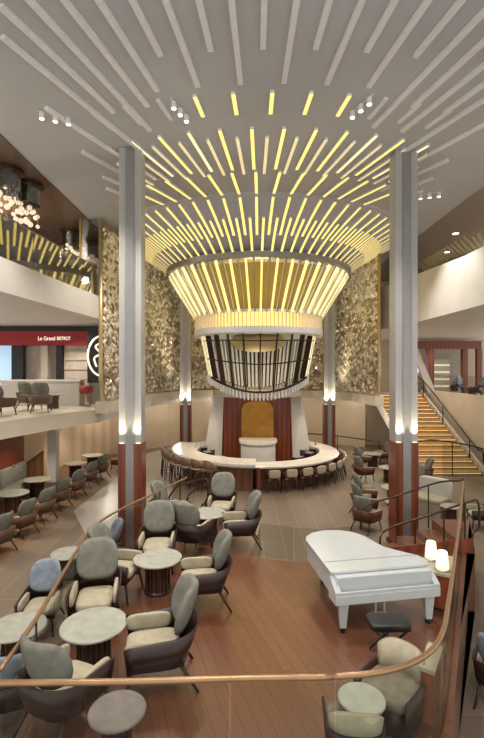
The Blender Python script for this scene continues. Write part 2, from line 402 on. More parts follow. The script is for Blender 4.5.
# ------------------------------------------------------------------ light sculpture
def prof_at(r):
    P = [(4.05, 8.92), (4.6, 9.34), (5.3, 9.75), (6.15, 10.17), (6.3, CZ-.005), (30, CZ-.005)]
    for a, b in zip(P, P[1:]):
        if r <= b[0]: return a[1] + (b[1]-a[1])*(r-a[0])/(b[0]-a[0])
def strip(bm, th, rr, w, h, off=0.0, zf=None):
    """slat following the flare at plan angle th (0 = towards camera, + = right)"""
    d = Vector((math.sin(th), -math.cos(th))); n = Vector((math.cos(th), math.sin(th)))
    rows = []
    for r in rr:
        z = (zf or prof_at)(r)
        e = .05; dz = ((zf or prof_at)(r+e)-z)/e
        nr = Vector((dz, -1)).normalized()     # outward/down normal in (r,z)
        b = Vector((CX + d.x*r, CY + d.y*r, z)); N = Vector((d.x*nr.x, d.y*nr.x, nr.y)); S = Vector((n.x, n.y, 0))*w/2
        rows.append([bm.verts.new(b+S+N*off), bm.verts.new(b-S+N*off), bm.verts.new(b-S+N*(h+off)), bm.verts.new(b+S+N*(h+off))])
    for A, Bq in zip(rows, rows[1:]):
        for k in range(4):
            f = bm.faces.new((A[k], A[(k+1) % 4], Bq[(k+1) % 4], Bq[k]))
            if k == 2: f.material_index = 1
    bm.faces.new(rows[0][::-1]); bm.faces.new(rows[-1])
def lerp(a, b, n): return [a+(b-a)*i/n for i in range(n+1)]
R_ = math.radians
canopy = thing('slat_canopy', 'flared white canopy of glowing yellow slats spreading over the ceiling', 'light fixture')
bm = B(); lathe(bm, [(4.02, 8.91), (4.6, 9.345), (5.3, 9.755), (6.15, 10.175), (6.3, 10.197), (6.3, 10.199), (6.1, 10.185), (5.25, 9.8), (4.5, 9.36), (3.96, 8.96)], (CX, CY), 96)
obj('flare_shell', bm, 'ceil', canopy, True)
XC = 4.75
for i in range(-20, 21):
    th = R_(5.0*i)
    bm = B(); strip(bm, th, lerp(4.08, 5.3, 4), .085, .07); obj('flare_slat', bm, ['slat', 'lit'], canopy)
for i in range(-18, 18):
    th = R_(5.0*(i+.5))
    ro = min(7.8, 4.2/max(.01, abs(math.sin(th))))
    bm = B(); strip(bm, th, lerp(4.65, 6.1, 4), .09, .07); obj('flare_slat', bm, ['slat', 'lit'], canopy)
    if ro < 6.9: continue
    bm = B(); strip(bm, th, [6.28, ro], .09, .06); obj('ceiling_lamp_slat', bm, ['slat', 'lit'], canopy)
for i in range(-9, 10):
    th = R_(4.25*i+1.4)
    ro = min(10.1, 4.1/max(.01, abs(math.sin(th))))
    if ro < 8.5: continue
    bm = B(); strip(bm, th, [8.0, ro], .085, .06); obj('ceiling_lamp_slat', bm, ['slat', 'lit' if i % 2 == 0 or abs(i) < 3 else 'litw'], canopy)
    th = R_(4.25*i+3.5); ro = min(9.7, 4.1/max(.01, abs(math.sin(th))))
    if ro < 8.4: continue
    bm = B(); strip(bm, th, [7.7, ro], .085, .06); obj('ceiling_lamp_slat', bm, ['slat', 'litd'], canopy)
for i in range(-6, 7):
    th = R_(3.95*i-.6)
    ro = min(11.45, 4.1/max(.01, abs(math.sin(th))))
    if ro < 10.9: continue
    bm = B(); strip(bm, th, [10.7, ro], .085, .06); obj('ceiling_lamp_slat', bm, ['slat', 'lit' if abs(i) < 3 else 'slat'], canopy)
bm = B(); lathe(bm, [(4.12, 8.68), (4.12, 8.92), (3.82, 8.92), (3.82, 8.68)], (CX, CY), 96); obj('ring', bm, 'metal', canopy, False)
# unlit slats out on the ceiling: things of their own
sl = []
for i in range(-22, 23):
    th = R_(2.05*i+.4); s = max(.01, abs(math.sin(th)))
    if abs(th) > R_(19) and i % 2: continue
    ri = 11.75 if i % 2 == 0 else 12.7
    if abs(th) > R_(12): ri = 10.4 if i % 2 == 0 else 11.3
    if abs(th) > R_(19): ri = max(7.4, 3.3/s)
    ro = min(15.8 if i % 2 == 0 else 14.3, (XC+.15-.08*(i % 3))/s)
    if ro-ri < .6: continue
    yi = CY-ri*math.cos(th)                      # leave out slats that lie wholly overhead, behind the frame
    if not any(abs(CX+q*math.sin(th)) < .54*(CY-q*math.cos(th)) and (CZ-EYE) < .82*(CY-q*math.cos(th)) for q in lerp(ri, ro, 8)): continue
    sl.append((th, ri, ro, i))
sl.sort()
for k, (th, ri, ro, i) in enumerate(sl):
    bm = B(); strip(bm, th, [ri, ro], .1, .07)
    o = obj('ceiling_slat', bm, ['slat', 'slat'])
    tag(o, 'unlit white ceiling slat, %s from the left among those on the front ceiling' % ORD[k], 'ceiling slat', 'unlit ceiling slats')

# cone + band + cage
cone = thing('slat_chandelier', 'round glowing chandelier of yellow slats above the bar, with neck band and cage', 'chandelier')
def conez(r): return 6.88 + (r-2.86)*(8.66-6.88)/(3.97-2.86)
for i in range(84):
    bm = B(); strip(bm, 2*PI*i/84, [2.86, 3.97], .07 if i % 2 == 0 else .05, .11, -.05, conez); obj('cone_slat', bm, ['litw', 'lit'] if i % 2 == 0 else ['slat', 'shade'], cone)
bm = B(); lathe(bm, [(3.62, 8.6), (3.66, 8.6), (2.6, 6.92), (2.56, 6.92)], (CX, CY), 72); obj('inner_glow_liner', bm, 'shade', cone)
# band
bm = B(); lathe(bm, [(2.72, 6.2), (2.72, 6.88), (2.66, 6.88), (2.66, 6.2)], (CX, CY), 96); obj('band_light', bm, 'band', cone)
bm = B()
for i in range(110):
    a = 2*PI*i/110
    box(bm, (CX+2.8*math.cos(a), CY+2.8*math.sin(a), 6.5), (.12, .032, .8), a)
obj('band_fins', bm, 'slat', cone)
bm = B(); lathe(bm, [(2.86, 6.02), (2.9, 6.06), (2.9, 6.3), (2.5, 6.3), (2.5, 6.02)], (CX, CY), 96); obj('band_rim', bm, 'slat', cone)
bm = B(); lathe(bm, [(2.9, 6.86), (2.9, 6.96), (2.6, 6.96), (2.6, 6.86)], (CX, CY), 96); obj('band_rim', bm, 'slat', cone)
bm = B(); lathe(bm, [(0.01, 6.1), (2.56, 6.1), (2.56, 6.16), (0.01, 6.16)], (CX, CY), 64); obj('cage_ceiling', bm, 'slat', cone)
bm = B(); solid(bm, [(.3, 5.38), (.7, 5.43), (1.0, 5.53), (1.2, 5.67), (1.27, 5.8), (1.2, 5.95), (1.0, 6.1)], (CX, CY), 48); obj('dome_lamp', bm, 'brassd', cone, True)
def cager(z): return 2.08 + (z-3.45)*(2.6-2.08)/(6.05-3.45)
def zb(a): return 3.52 + .72*abs(math.cos(a))**2.1      # the cage bottom dips at front and back
def mull(bm, a, z0, z1, w, dth):
    n = 3; rows = []
    t = Vector((-math.sin(a), math.cos(a), 0))*w/2
    for k in range(n+1):
        z = z0+(z1-z0)*k/n; r = cager(z)
        o = Vector((CX+r*math.cos(a), CY+r*math.sin(a), z)); i_ = Vector((CX+(r-dth)*math.cos(a), CY+(r-dth)*math.sin(a), z))
        rows.append([bm.verts.new(o+t), bm.verts.new(o-t), bm.verts.new(i_-t), bm.verts.new(i_+t)])
    for A, Bq in zip(rows, rows[1:]):
        for k in range(4): bm.faces.new((A[k], A[(k+1) % 4], Bq[(k+1) % 4], Bq[k]))
    bm.faces.new(rows[0][::-1]); bm.faces.new(rows[-1])
for i in range(72):                     # pale fins round the back and sides of the cage
    a = -PI/2 + 2*PI*i/72
    if abs(((a+PI/2+PI) % (2*PI))-PI) < R_(62): continue
    bm = B(); mull(bm, a, zb(a)+.16, 6.03, .11, .1); obj('cage_fin', bm, 'litw' if abs(((a+PI/2+PI) % (2*PI))-PI) < R_(88) and i % 2 else 'slat', cone)
bm = B(); lathe(bm, [(cager(3.7)+.1, 3.7), (cager(6.03)+.1, 6.03), (cager(6.03)+.06, 6.03), (cager(3.7)+.06, 3.7)], (CX, CY), 48, R_(20), R_(160)); obj('cage_back', bm, 'darkbr', cone)
for k in range(9):
    a = -PI/2 + R_(62)*(k-4)/4
    bm = B(); mull(bm, a, zb(a)+.1, 6.03, .1 if k in (0, 8) else .055, .22 if k in (0, 1, 7, 8) else .08); obj('mullion', bm, 'darkbr', cone)
for lvl, rr in ((0, .025), (1, .028), (2, .05)):
    bm = B(); pts = []
    for k in range(49):
        a = -PI/2 + R_(66)*(k-24)/24
        z = (5.72 + .1*abs(math.cos(a)), 4.78 + .3*abs(math.cos(a))**1.6, zb(a)+.13)[lvl]
        r = cager(z)+.02; pts.append((CX+r*math.cos(a), CY+r*math.sin(a), z))
    tube(bm, pts, rr, 6); obj('cage_ring', bm, 'darkbr', cone, True)
bm = B()
for i in range(84):
    a = 2*PI*i/84; r = cager(zb(a))-.02
    box(bm, (CX+r*math.cos(a), CY+r*math.sin(a), zb(a)-.04), (.16, .06, .34), a)
obj('bottom_fins', bm, 'slat', cone)
bm = B(); lathe(bm, [(1.3, 3.4), (1.9, 3.4), (1.9, 3.6), (1.3, 3.6)], (CX, CY), 64); obj('cage_floor', bm, 'cream', cone)

# ------------------------------------------------------------------ bar
bar = thing('round_bar', 'large round bar with pale stone counter under the glowing chandelier', 'bar')
bm = B(); lathe(bm, [(2.75, .84), (3.55, .84), (3.6, .87), (3.6, .92), (3.55, .95), (2.75, .95)], (CX, CY), 96); obj('counter_top', bm, 'counter', bar)
bm = B(); lathe(bm, [(3.0, 0), (3.12, 0), (3.12, .86), (3.0, .86)], (CX, CY), 96, PI*1.495, PI*2.6); obj('front_panel', bm, 'barwood', bar)
bm = B(); lathe(bm, [(3.3, 0), (3.42, 0), (3.42, .9), (3.3, .9)], (CX, CY), 64, PI*.9, PI*1.47); obj('front_panel', bm, 'barwood', bar)
bm = B(); lathe(bm, [(2.9, .93), (3.85, .93), (3.9, .97), (3.9, 1.06), (3.85, 1.1), (2.9, 1.1)], (CX, CY), 64, PI*.9, PI*1.48); obj('raised_counter', bm, 'counter', bar)
bm = B(); lathe(bm, [(2.72, 0), (2.8, 0), (2.8, .84), (2.72, .84)], (CX, CY), 64); obj('inner_lining', bm, 'darkwood', bar)
bm = B(); lathe(bm, [(2.25, .1), (2.74, .1), (2.74, .76), (2.25, .76)], (CX, CY), 64, R_(-68), R_(28)); obj('work_shelf', bm, 'darkwood', bar)
bm = B(); lathe(bm, [(2.25, .1), (2.74, .1), (2.74, .76), (2.25, .76)], (CX, CY), 64, R_(152), R_(248)); obj('work_shelf', bm, 'darkwood', bar)
bm = B(); d = Vector((math.cos(PI*1.49), math.sin(PI*1.49))); box(bm, (CX+3.3*d.x, CY+3.3*d.y, .46), (.9, .12, .92), PI*1.49); obj('end_panel', bm, 'wood', bar)
# back bar
bb = thing('back_bar', 'back bar tower with wood panel between slanted white fins, in the middle of the bar', 'back bar')
for s in (-1, 1):
    bm = B(); quad_box(bm, [(CX+s*1.72, 21.6, 0), (CX+s*2.62, 21.3, 0), (CX+s*2.62, 22.2, 0), (CX+s*1.72, 22.2, 0), (CX+s*1.62, 21.7, 3.28), (CX+s*2.1, 21.4, 3.28), (CX+s*2.1, 22.2, 3.28), (CX+s*1.62, 22.2, 3.28)]); obj('white_fin', bm, 'white', bb)
bm = B(); quad_box(bm, [(CX-1.74, 21.9, 0), (CX+1.74, 21.9, 0), (CX+1.74, 22.1, 0), (CX-1.74, 22.1, 0), (CX-1.66, 21.9, 3.25), (CX+1.66, 21.9, 3.25), (CX+1.66, 22.1, 3.25), (CX-1.66, 22.1, 3.25)]); obj('wood_panel', bm, 'wood', bb)
bm = B()
ar = [(-.76, .2), (.76, .2), (.76, 2.5)] + [(.76*math.cos(R_(a))**.6 if a < 90 else -.76*abs(math.cos(R_(a)))**.6, 2.5+.55*math.sin(R_(a))**.7) for a in range(10, 180, 10)] + [(-.76, 2.5)]
fa = [bm.verts.new((CX+x, 21.35, z)) for x, z in ar]; fb = [bm.verts.new((CX+x, 21.9, z)) for x, z in ar]
bm.faces.new(fa); bm.faces.new(fb[::-1])
for i in range(len(ar)):
    j = (i+1) % len(ar); bm.faces.new((fa[i], fb[i], fb[j], fa[j]))
obj('gold_arch', bm, 'gold', bb)
cab = thing('bar_cabinet', 'white round fronted cabinet standing before the gold arch', 'cabinet')
bm = B(); lathe(bm, [(.01, 0), (.78, 0), (.78, 1.3), (.01, 1.3)], (CX, 20.35), 32, PI, 2*PI); box(bm, (CX, 20.6, .65), (1.56, .5, 1.3)); obj('body', bm, 'white', cab)
bm = B(); lathe(bm, [(.01, 1.3), (.86, 1.3), (.86, 1.42), (.01, 1.42)], (CX, 20.35), 32, PI, 2*PI); box(bm, (CX, 20.62, 1.36), (1.72, .54, .12)); obj('top', bm, 'counter', cab)
# equipment on the work shelves
for k, (a, r, h, lab) in enumerate(((186, 2.45, .34, 'dark till on the left work shelf of the bar, farthest from the camera'), (205, 2.45, .26, 'low dark drinks cooler on the left work shelf of the bar'), (228, 2.4, .2, 'black tray stack on the left work shelf, nearest the camera'),
                                    (352, 2.45, .3, 'dark till on the right work shelf of the bar, farthest from the camera'), (332, 2.45, .24, 'low black coffee machine on the right work shelf of the bar'), (312, 2.4, .18, 'black tray stack on the right work shelf, nearest the camera'))):
    x, y = CX+r*math.cos(R_(a)), CY+r*math.sin(R_(a))
    o = thing('bar_equipment', lab, 'bar equipment', 'equipment behind the bar')
    bm = B(); box(bm, (x, y, .76+h/2), (.3, .5, h), R_(a)); obj('body', bm, 'black', o)
    bm = B(); box(bm, (x, y, .76+h+.012), (.24, .42, .024), R_(a)); obj('top_plate', bm, 'metal', o)
for k in range(9):
    a = R_(20+k*15.5); x, y = CX+2.95*math.cos(a), CY+2.95*math.sin(a)
    bm = B(); solid(bm, [(.035, .95), (.04, .97), (.04, 1.12), (.015, 1.17), (.015, 1.23)], (x, y), 10)
    tag(obj('bottle', bm, 'darkbr' if k % 2 else 'brass', None, True), '%s bottle from the right on the far side of the round counter' % ORD[k], 'bottle', 'bottles on the far counter')

# ------------------------------------------------------------------ seating prototypes
def upath(w, d, n=22, rc=.24):
    """U seen from above, open at +Y"""
    x = w/2; pts = []
    for t in lerp(0, 1, 5)[:-1]: pts.append((-x, d/2 - t*(d-rc)))
    for k in range(n+1):
        a = PI + PI/2*0 + k/n*PI
        ca, sa = math.cos(a), math.sin(a)
        pts.append((x*math.copysign(abs(ca)**.75, ca), -d/2+rc + rc*math.copysign(abs(sa)**.75, sa)))
    for t in lerp(0, 1, 5)[1:]: pts.append((x, -d/2+rc + t*(d-rc)))
    return pts
def ushell(bm, w, d, th, zb, ztf, ztb, lean=.0, s0=0, s1=1):
    P = upath(w, d); n = len(P); rows = []
    for i, (x, y) in enumerate(P):
        s = i/(n-1)
        if s < s0 or s > s1: continue
        k = math.sin(PI*s)**1.3
        zt = ztf + (ztb-ztf)*k
        a = Vector(P[max(i-1, 0)]); b = Vector(P[min(i+1, n-1)]); dd = (b-a).normalized(); nn = Vector((-dd.y, dd.x))
        p = Vector((x, y)); q = p + nn*th; tp = p - Vector((0, lean*k)); tq = q - Vector((0, lean*k))
        sc = .9
        rows.append([bm.verts.new((p.x*sc, p.y*sc, zb)), bm.verts.new((tp.x, tp.y, zt)), bm.verts.new((tq.x, tq.y, zt)), bm.verts.new((q.x*sc, q.y*sc, zb))])
    for A, Bq in zip(rows, rows[1:]):
        for k in range(4): bm.faces.new((A[k], A[(k+1) % 4], Bq[(k+1) % 4], Bq[k]))
    bm.faces.new(rows[0][::-1]); bm.faces.new(rows[-1])
def backcush(bm, w, h, th, cy, cz, tilt, curve=.12):
    """tall rounded, slightly concave back cushion"""
    n, m = 24, 9; fr = []; bk = []
    R = Matrix.Rotation(tilt, 4, 'X')
    def pt(u, v, side):
        a = u; rr = v
        cx = rr*math.copysign(abs(math.cos(a))**.62, math.cos(a)); cz_ = rr*math.copysign(abs(math.sin(a))**.72, math.sin(a))
        x = w/2*cx*(1 - .10*max(0, cz_)); z = h/2*cz_
        t = th/2*math.sqrt(max(0, 1-rr**4))
        y = curve*(cx**2) + side*t
        return Vector((0, cy, cz)) + R @ Vector((x, y, z))
    for side, st in ((1, fr), (-1, bk)):
        for j in range(1, m):
            st.append([bm.verts.new(pt(2*PI*i/n, j/m, side)) for i in range(n)])
    rim = [bm.verts.new(pt(2*PI*i/n, 1, 0)) for i in range(n)]
    for st, s in ((fr, 1), (bk, -1)):
        c = bm.verts.new(pt(0, 0, s))
        for i in range(n):
            j = (i+1) % n; bm.faces.new((c, st[0][i], st[0][j]))
        for A, Bq in zip(st + [], st[1:] + [rim]):
            for i in range(n):
                j = (i+1) % n; bm.faces.new((A[i], A[j], Bq[j], Bq[i]))
def leg(bm, x0, y0, z0, x1, y1, r0=.024, r1=.015): tube(bm, [(x0, y0, z0), ((x0+x1)/2, (y0+y1)/2, z0/2), (x1, y1, 0)], r0, 8, r1)
def make_lounge(label, vel='velvet', sh='shell', name='lounge_chair', group='lounge chairs'):
    t = thing(name, label, 'chair', group, (0, 0, 0), 0)
    bm = B(); ushell(bm, .68, .68, .028, .29, .56, .66, .10); obj('shell', bm, sh, t, True)
    bm = B(); prism(bm, [(-.27, -.26), (.27, -.26), (.27, .3), (-.27, .3)], .29, .33); obj('seat_base', bm, sh, t)
    bm = B(); pillow(bm, (0, .05, .385), (.48, .56, .13), .45); obj('seat_cushion', bm, 'creamv', t, True)
    for s in (-1, 1):
        bm = B(); pillow(bm, (s*.272, .09, .5), (.06, .5, .18), .5, 16, 10); obj('arm_pad', bm, 'creamv', t, True)
    bm = B(); backcush(bm, .57, .57, .11, -.325, .785, R_(19), .14); obj('back_cushion', bm, vel, t, True)
    for sx in (-1, 1):
        bm = B(); leg(bm, sx*.26, .27, .32, sx*.3, .33); obj('leg', bm, 'legm', t, True)
        bm = B(); leg(bm, sx*.22, -.2, .32, sx*.28, -.4); obj('leg', bm, 'legm', t, True)
    return t
def make_tub(label):
    t = thing('tub_chair', label, 'chair', 'tub chairs', (0, 0, 0), 0)
    bm = B(); ushell(bm, .62, .58, .03, .06, .46, .48, .02); obj('shell', bm, 'shell', t, True)
    bm = B(); solid(bm, [(.25, .0), (.26, .06), (.27, .3)], (0, -.01), 24); obj('base', bm, 'shell', t, True)
    bm = B(); pillow(bm, (0, .02, .36), (.56, .58, .16), .5); obj('seat_cushion', bm, 'tubseat', t, True)
    bm = B(); ushell(bm, .60, .56, .075, .34, .5, .72, .04, .25, .75); obj('back_cushion', bm, 'creamv', t, True)
    return t
def make_table(label, dia=.76, h=.53, name='cocktail_table', group='round cocktail tables'):
    t = thing(name, label, 'table', group, (0, 0, 0), 0)
    r = dia/2
    bm = B(); solid(bm, [(r-.015, h-.035), (r, h-.025), (r, h-.008), (r-.01, h)], (0, 0), 48); obj('table_top', bm, 'marble', t)
    bm = B(); solid(bm, [(r*.56, 0), (r*.56, .03), (r*.5, .05), (r*.46, h*.5), (r*.54, h-.036)], (0, 0), 24)
    for k in range(14):
        a = 2*PI*k/14; tube(bm, [(r*.5*math.cos(a), r*.5*math.sin(a), .04), (r*.47*math.cos(a), r*.47*math.sin(a), h*.5), (r*.54*math.cos(a), r*.54*math.sin(a), h-.04)], .012, 6)
    obj('pedestal', bm, 'tbase', t)
    return t
def make_stool(label):
    t = thing('bar_stool', label, 'stool', 'bar stools', (0, 0, 0), 0)
    bm = B(); pillow(bm, (0, 0, .82), (.46, .44, .1), .5, 16, 8); obj('seat', bm, 'creamv', t, True)
    bm = B(); ushell(bm, .48, .44, .03, .8, .92, 1.22, .05); obj('backrest', bm, 'tan', t, True)
    for sx in (-1, 1):
        for sy in (-1, 1):
            bm = B(); leg(bm, sx*.17, sy*.16, .79, sx*.22, sy*.22, .02, .014); obj('leg', bm, 'legm', t, True)
    bm = B(); tube(bm, [(.2, .2, .3), (-.2, .2, .3), (-.2, -.2, .3), (.2, -.2, .3), (.2, .2, .3)], .01, 6); obj('foot_rail', bm, 'bronze', t)
    return t
def make_barchair(label):
    t = thing('bar_chair', label, 'chair', 'bar chairs', (0, 0, 0), 0)
    bm = B(); pillow(bm, (0, .02, .5), (.5, .5, .1), .5, 16, 8); obj('seat', bm, 'creamv', t, True)
    bm = B(); ushell(bm, .56, .5, .03, .44, .62, .84, .05); obj('shell', bm, 'redshell', t, True)
    bm = B(); pillow(bm, (0, -.275, .72), (.44, .09, .3), .4, 16, 8); obj('back_pad', bm, 'creamv', t, True)
    for sx in (-1, 1):
        bm = B(); leg(bm, sx*.2, .2, .46, sx*.23, .25, .018, .012); obj('leg', bm, 'legm', t, True)
        bm = B(); leg(bm, sx*.19, -.19, .46, sx*.24, -.28, .018, .012); obj('leg', bm, 'legm', t, True)
    return t

# ---- lounge platform seating
G1 = 'lounge chairs on the raised wood floor'
chairs = [
    (-.95, 5.08, -1, -.22, 'grey velvet chair, nearest on the open wood floor, facing left to the front marble table'),
    (-.58, 6.72, -1, -.12, 'grey velvet chair facing left to the middle table, second back along the open floor'),
    (-.04, 8.95, -1, -.1, 'grey velvet chair facing left to the rear table, third back along the open floor'),
    (-1.5, 8.02, .05, -1, 'grey round backed chair facing the camera behind the middle marble table'),
    (-1.97, 7.02, 1, -.15, 'dark shelled chair facing right to the middle table, beside the left railing'),
    (-2.0, 6.17, .2, -1, 'grey round backed chair facing the camera behind the front marble table'),
    (-1.74, 4.42, .4, .9, 'grey chair seen from behind in the lower left corner, by the front handrail'),
    (-1.55, 9.75, 1, -.2, 'grey chair facing right at the rear table, under the left handrail end'),
    (-.98, 8.62, .35, .95, 'grey chair seen from behind, between the middle and rear tables'),
    (-.46, 10.3, -.1, -1, 'grey round backed chair facing the camera behind the rear table'),
]
lc = make_lounge(chairs[0][4], group=G1)
for k, (x, y, fx, fy, lab) in enumerate(chairs):
    if k == 0: lc.location = (x, y, PZ); lc.scale = (1.06, 1.06, 1.04); lc.rotation_euler = (0, 0, face(fx, fy))
    else: dup(lc, (x, y, PZ), face(fx, fy), lab, G1)
tb = make_table('round marble cocktail table in front at lower left, with fluted dark pedestal', group='round tables on the raised wood floor')
tb.location = (-1.73, 5.27, PZ)
dup(tb, (-1.33, 7.12, PZ), .3, 'round marble cocktail table in the middle of the left seating')
dup(tb, (-.71, 9.35, PZ), .6, 'round marble cocktail table at the rear, near the left handrail end')
st = make_table('small round side table at the bottom edge, behind the front glass on the left', .5, .5, 'side_table', 'small side tables')
st.location = (-1.1, 3.98, PZ)

for ch in st.children:
    if ch.name.startswith('table_top'): ch.data.materials[0] = M['greytop']
st2 = make_table('small pale round side table between the tub chairs, lower right', .43, .48, 'side_table', 'small side tables'); st2.location = (1.1, 4.15, PZ)
tc = make_tub('olive tub chair facing left to the small side table, lower right under the handrail')
tc.location = (1.5, 4.5, PZ); tc.scale = (.92, .92, .92); tc.rotation_euler = (0, 0, face(-.7, -.7))
dup(tc, (1.0, 4.05, PZ), face(.1, 1), 'olive tub chair seen from behind at the bottom edge, right of centre', None, (.85, .85, .8))
bpy.data.objects  # (keep reference)

# ---- main floor, left of the railing
blue = make_lounge('pale blue chair facing the camera beyond the left glass railing', 'bluev', 'shell', 'lounge_chair', 'chairs outside the left railing')
blue.location = (-3.58, 8.05, 0); blue.rotation_euler = (0, 0, face(.1, -1))
dup(blue, (-3.0, 5.95, 0), face(-.35, 1), 'pale blue chair seen from behind at the lower left edge, outside the railing')
dup(blue, (-3.2, 10.5, 0), face(-.9, -.4), 'pale blue chair by the left column, turned away to the left')
dup(tb, (-3.57, 7.15, 0), 0, 'round pale table outside the left railing, at the left edge', 'tables outside the left railing', (1.15, 1.15, 1))
dup(tb, (-3.85, 10.0, 0), 0, 'round pale table outside the left railing, left of the column base', 'tables outside the left railing')
# ---- main floor, right of the railing
dup(blue, (3.6, 6.25, 0), face(.6, .8), 'pale blue chair at the right edge, outside the right railing, nearest the camera', 'chairs outside the right railing')
dup(blue, (6.95, 13.1, 0), face(-1, .2), 'pale blue chair at the right edge beyond the stair railing', 'chairs outside the right railing')
dup(tb, (6.3, 13.6, 0), 0, 'low round table by the chair at the right edge', 'tables on the right of the main floor', (.8, .8, .9))

# ---- left row along the banquettes
Y0 = [11.3, 12.5, 13.7, 14.9, 16.2, 17.6, 19.0, 20.5, 21.9]
rc = None
for k, y in enumerate(Y0):
    lab = '%s chair from the camera in the row facing the left banquettes' % ORD[k]
    if rc is None:
        rc = make_lounge(lab, 'velvet', 'brownshell', 'lounge_chair', 'row of chairs along the left banquettes')
        rc.location = (-6.15, y, 0); rc.rotation_euler = (0, 0, face(-1, .35))
    else: dup(rc, (-6.15+.02*k+(.5 if k > 6 else 0), y, 0), face(-1, .35), lab)
lt = None
for k, (x, y) in enumerate(((-7.4, 14.6), (-7.45, 16.4), (-7.1, 19.2), (-6.95, 21.0))):
    lab = '%s round table from the camera along the left banquettes' % ORD[k]
    if lt is None:
        lt = make_table(lab, .95, .6, 'cocktail_table', 'tables along the left banquettes'); lt.location = (x, y, 0)
    else: dup(lt, (x, y, 0), 0, lab)
def banquette(x, y, L, label):
    t = thing('banquette', label, 'sofa', 'banquettes along the left wall')
    bm = B(); box(bm, (x, y, .14), (.62, L, .28)); obj('base', bm, 'darkwood', t)
    bm = B(); pillow(bm, (x+.03, y, .36), (.64, L, .18), .3, 24, 8); obj('seat_cushion', bm, 'velvet', t, True)
    n = max(1, round(L/.9))
    for i in range(n):
        bm = B(); pillow(bm, (x-.24, y-L/2+(i+.5)*L/n, .72), (.18, L/n*.98, .72), .35, 20, 10); obj('back_cushion', bm, 'velvet', t, True)
banquette(-8.14, 16.0, 2.9, 'grey banquette against the left wood wall, at the left edge')
t = thing('square_column', 'square white column beside the left banquettes', 'column')
bm = B(); box(bm, (-7.55, 18.05, 1.28), (.34, .34, 2.56)); obj('shaft', bm, 'white', t)
bm = B(); box(bm, (-7.55, 18.05, .06), (.4, .4, .12)); obj('skirting', bm, 'metal', t)
t = thing('wood_partition', 'low sloping wood partition between the banquette and the white column', 'partition')
bm = B(); quad_box(bm, [(-8.46, 17.68, .02), (-7.8, 17.68, .02), (-7.8, 17.76, .02), (-8.46, 17.76, .02), (-8.46, 17.68, .85), (-7.8, 17.68, 1.35), (-7.8, 17.76, 1.35), (-8.46, 17.76, .85)]); obj('panel', bm, 'barwood', t)
bm = B(); tube(bm, [(-8.46, 17.72, .87), (-7.8, 17.72, 1.37)], .04); obj('cap_rail', bm, 'darkwood', t)

# ---- bar seating
sb = None
for k, a in enumerate((186, 194, 202, 210, 218, 226, 234, 242)):
    r = 4.12; x, y = CX+r*math.cos(R_(a)), CY+r*math.sin(R_(a))
    lab = '%s brown bar stool from the far left end of the raised counter' % ORD[k]
    rz = face(-math.cos(R_(a)), -math.sin(R_(a)))
    if sb is None: sb = make_stool(lab); sb.location = (x, y, 0); sb.rotation_euler = (0, 0, rz)
    else: dup(sb, (x, y, 0), rz, lab)
bc = None
for k, a in enumerate((277, 287, 297, 307, 317, 327, 337, 347, 357, 7)):
    r = 3.62; x, y = CX+r*math.cos(R_(a)), CY+r*math.sin(R_(a))
    lab = '%s low bar chair from the left along the right half of the round counter' % ORD[k]
    rz = face(-math.cos(R_(a)), -math.sin(R_(a)))
    if bc is None: bc = make_barchair(lab); bc.location = (x, y, 0); bc.rotation_euler = (0, 0, rz)
    else: dup(bc, (x, y, 0), rz, lab)
# ---- right of the bar
GR = 'chairs on the right of the main floor'
r0 = make_lounge('grey chair with red shell, nearest left of the right column', 'velvet', 'redshell', 'lounge_chair', GR)
r0.location = (3.55, 12.9, 0); r0.rotation_euler = (0, 0, face(.7, .7))
for x, y, fx, fy, lab in ((3.85, 14.2, 1, .1, 'second grey chair back from the right column, facing right to a white table'),
                          (4.2, 15.3, 1, -.1, 'third grey chair back from the right column, facing right'),
                          (5.0, 18.6, .9, .3, 'red shelled chair between the bar and the white table, right side'),
                          (5.6, 21.0, .9, .2, 'farther red shelled chair right of the bar, before the back wall'),
                          (6.9, 22.0, -1, -.2, 'farthest red shelled chair on the right, by the stair foot'),
                          (7.2, 18.0, -1, .1, 'red shelled chair seen right of the right column, facing left'),
                          (6.3, 16.5, -.8, -.4, 'grey chair just right of the right column, behind the white sofa')):
    dup(r0, (x, y, 0), face(fx, fy), lab)
wt = make_table('white round table just left of the right column, nearest', .85, .6, 'cocktail_table', 'tables on the right of the main floor')
wt.location = (4.75, 13.7, 0)
for x, y, lab in ((5.15, 15.3, 'white round table left of the right column, second back'), (6.0, 18.4, 'white round table left of the right column, third back'), (6.2, 21.4, 'white round table farthest back on the right of the bar')):
    dup(wt, (x, y, 0), 0, lab)
t = thing('sofa', 'white boxy sofa behind the stair handrails, right of the column', 'sofa', None, (6.05, 14.5, 0), face(-.75, -.66))
bm = B(); box(bm, (0, .0, .2), (1.05, .8, .4)); obj('base', bm, 'creamv', t)
bm = B(); pillow(bm, (0, .04, .46), (1.05, .76, .16), .3); obj('seat_cushion', bm, 'creamv', t, True)
bm = B(); pillow(bm, (0, -.38, .68), (1.08, .2, .75), .3); obj('backrest', bm, 'white', t, True)

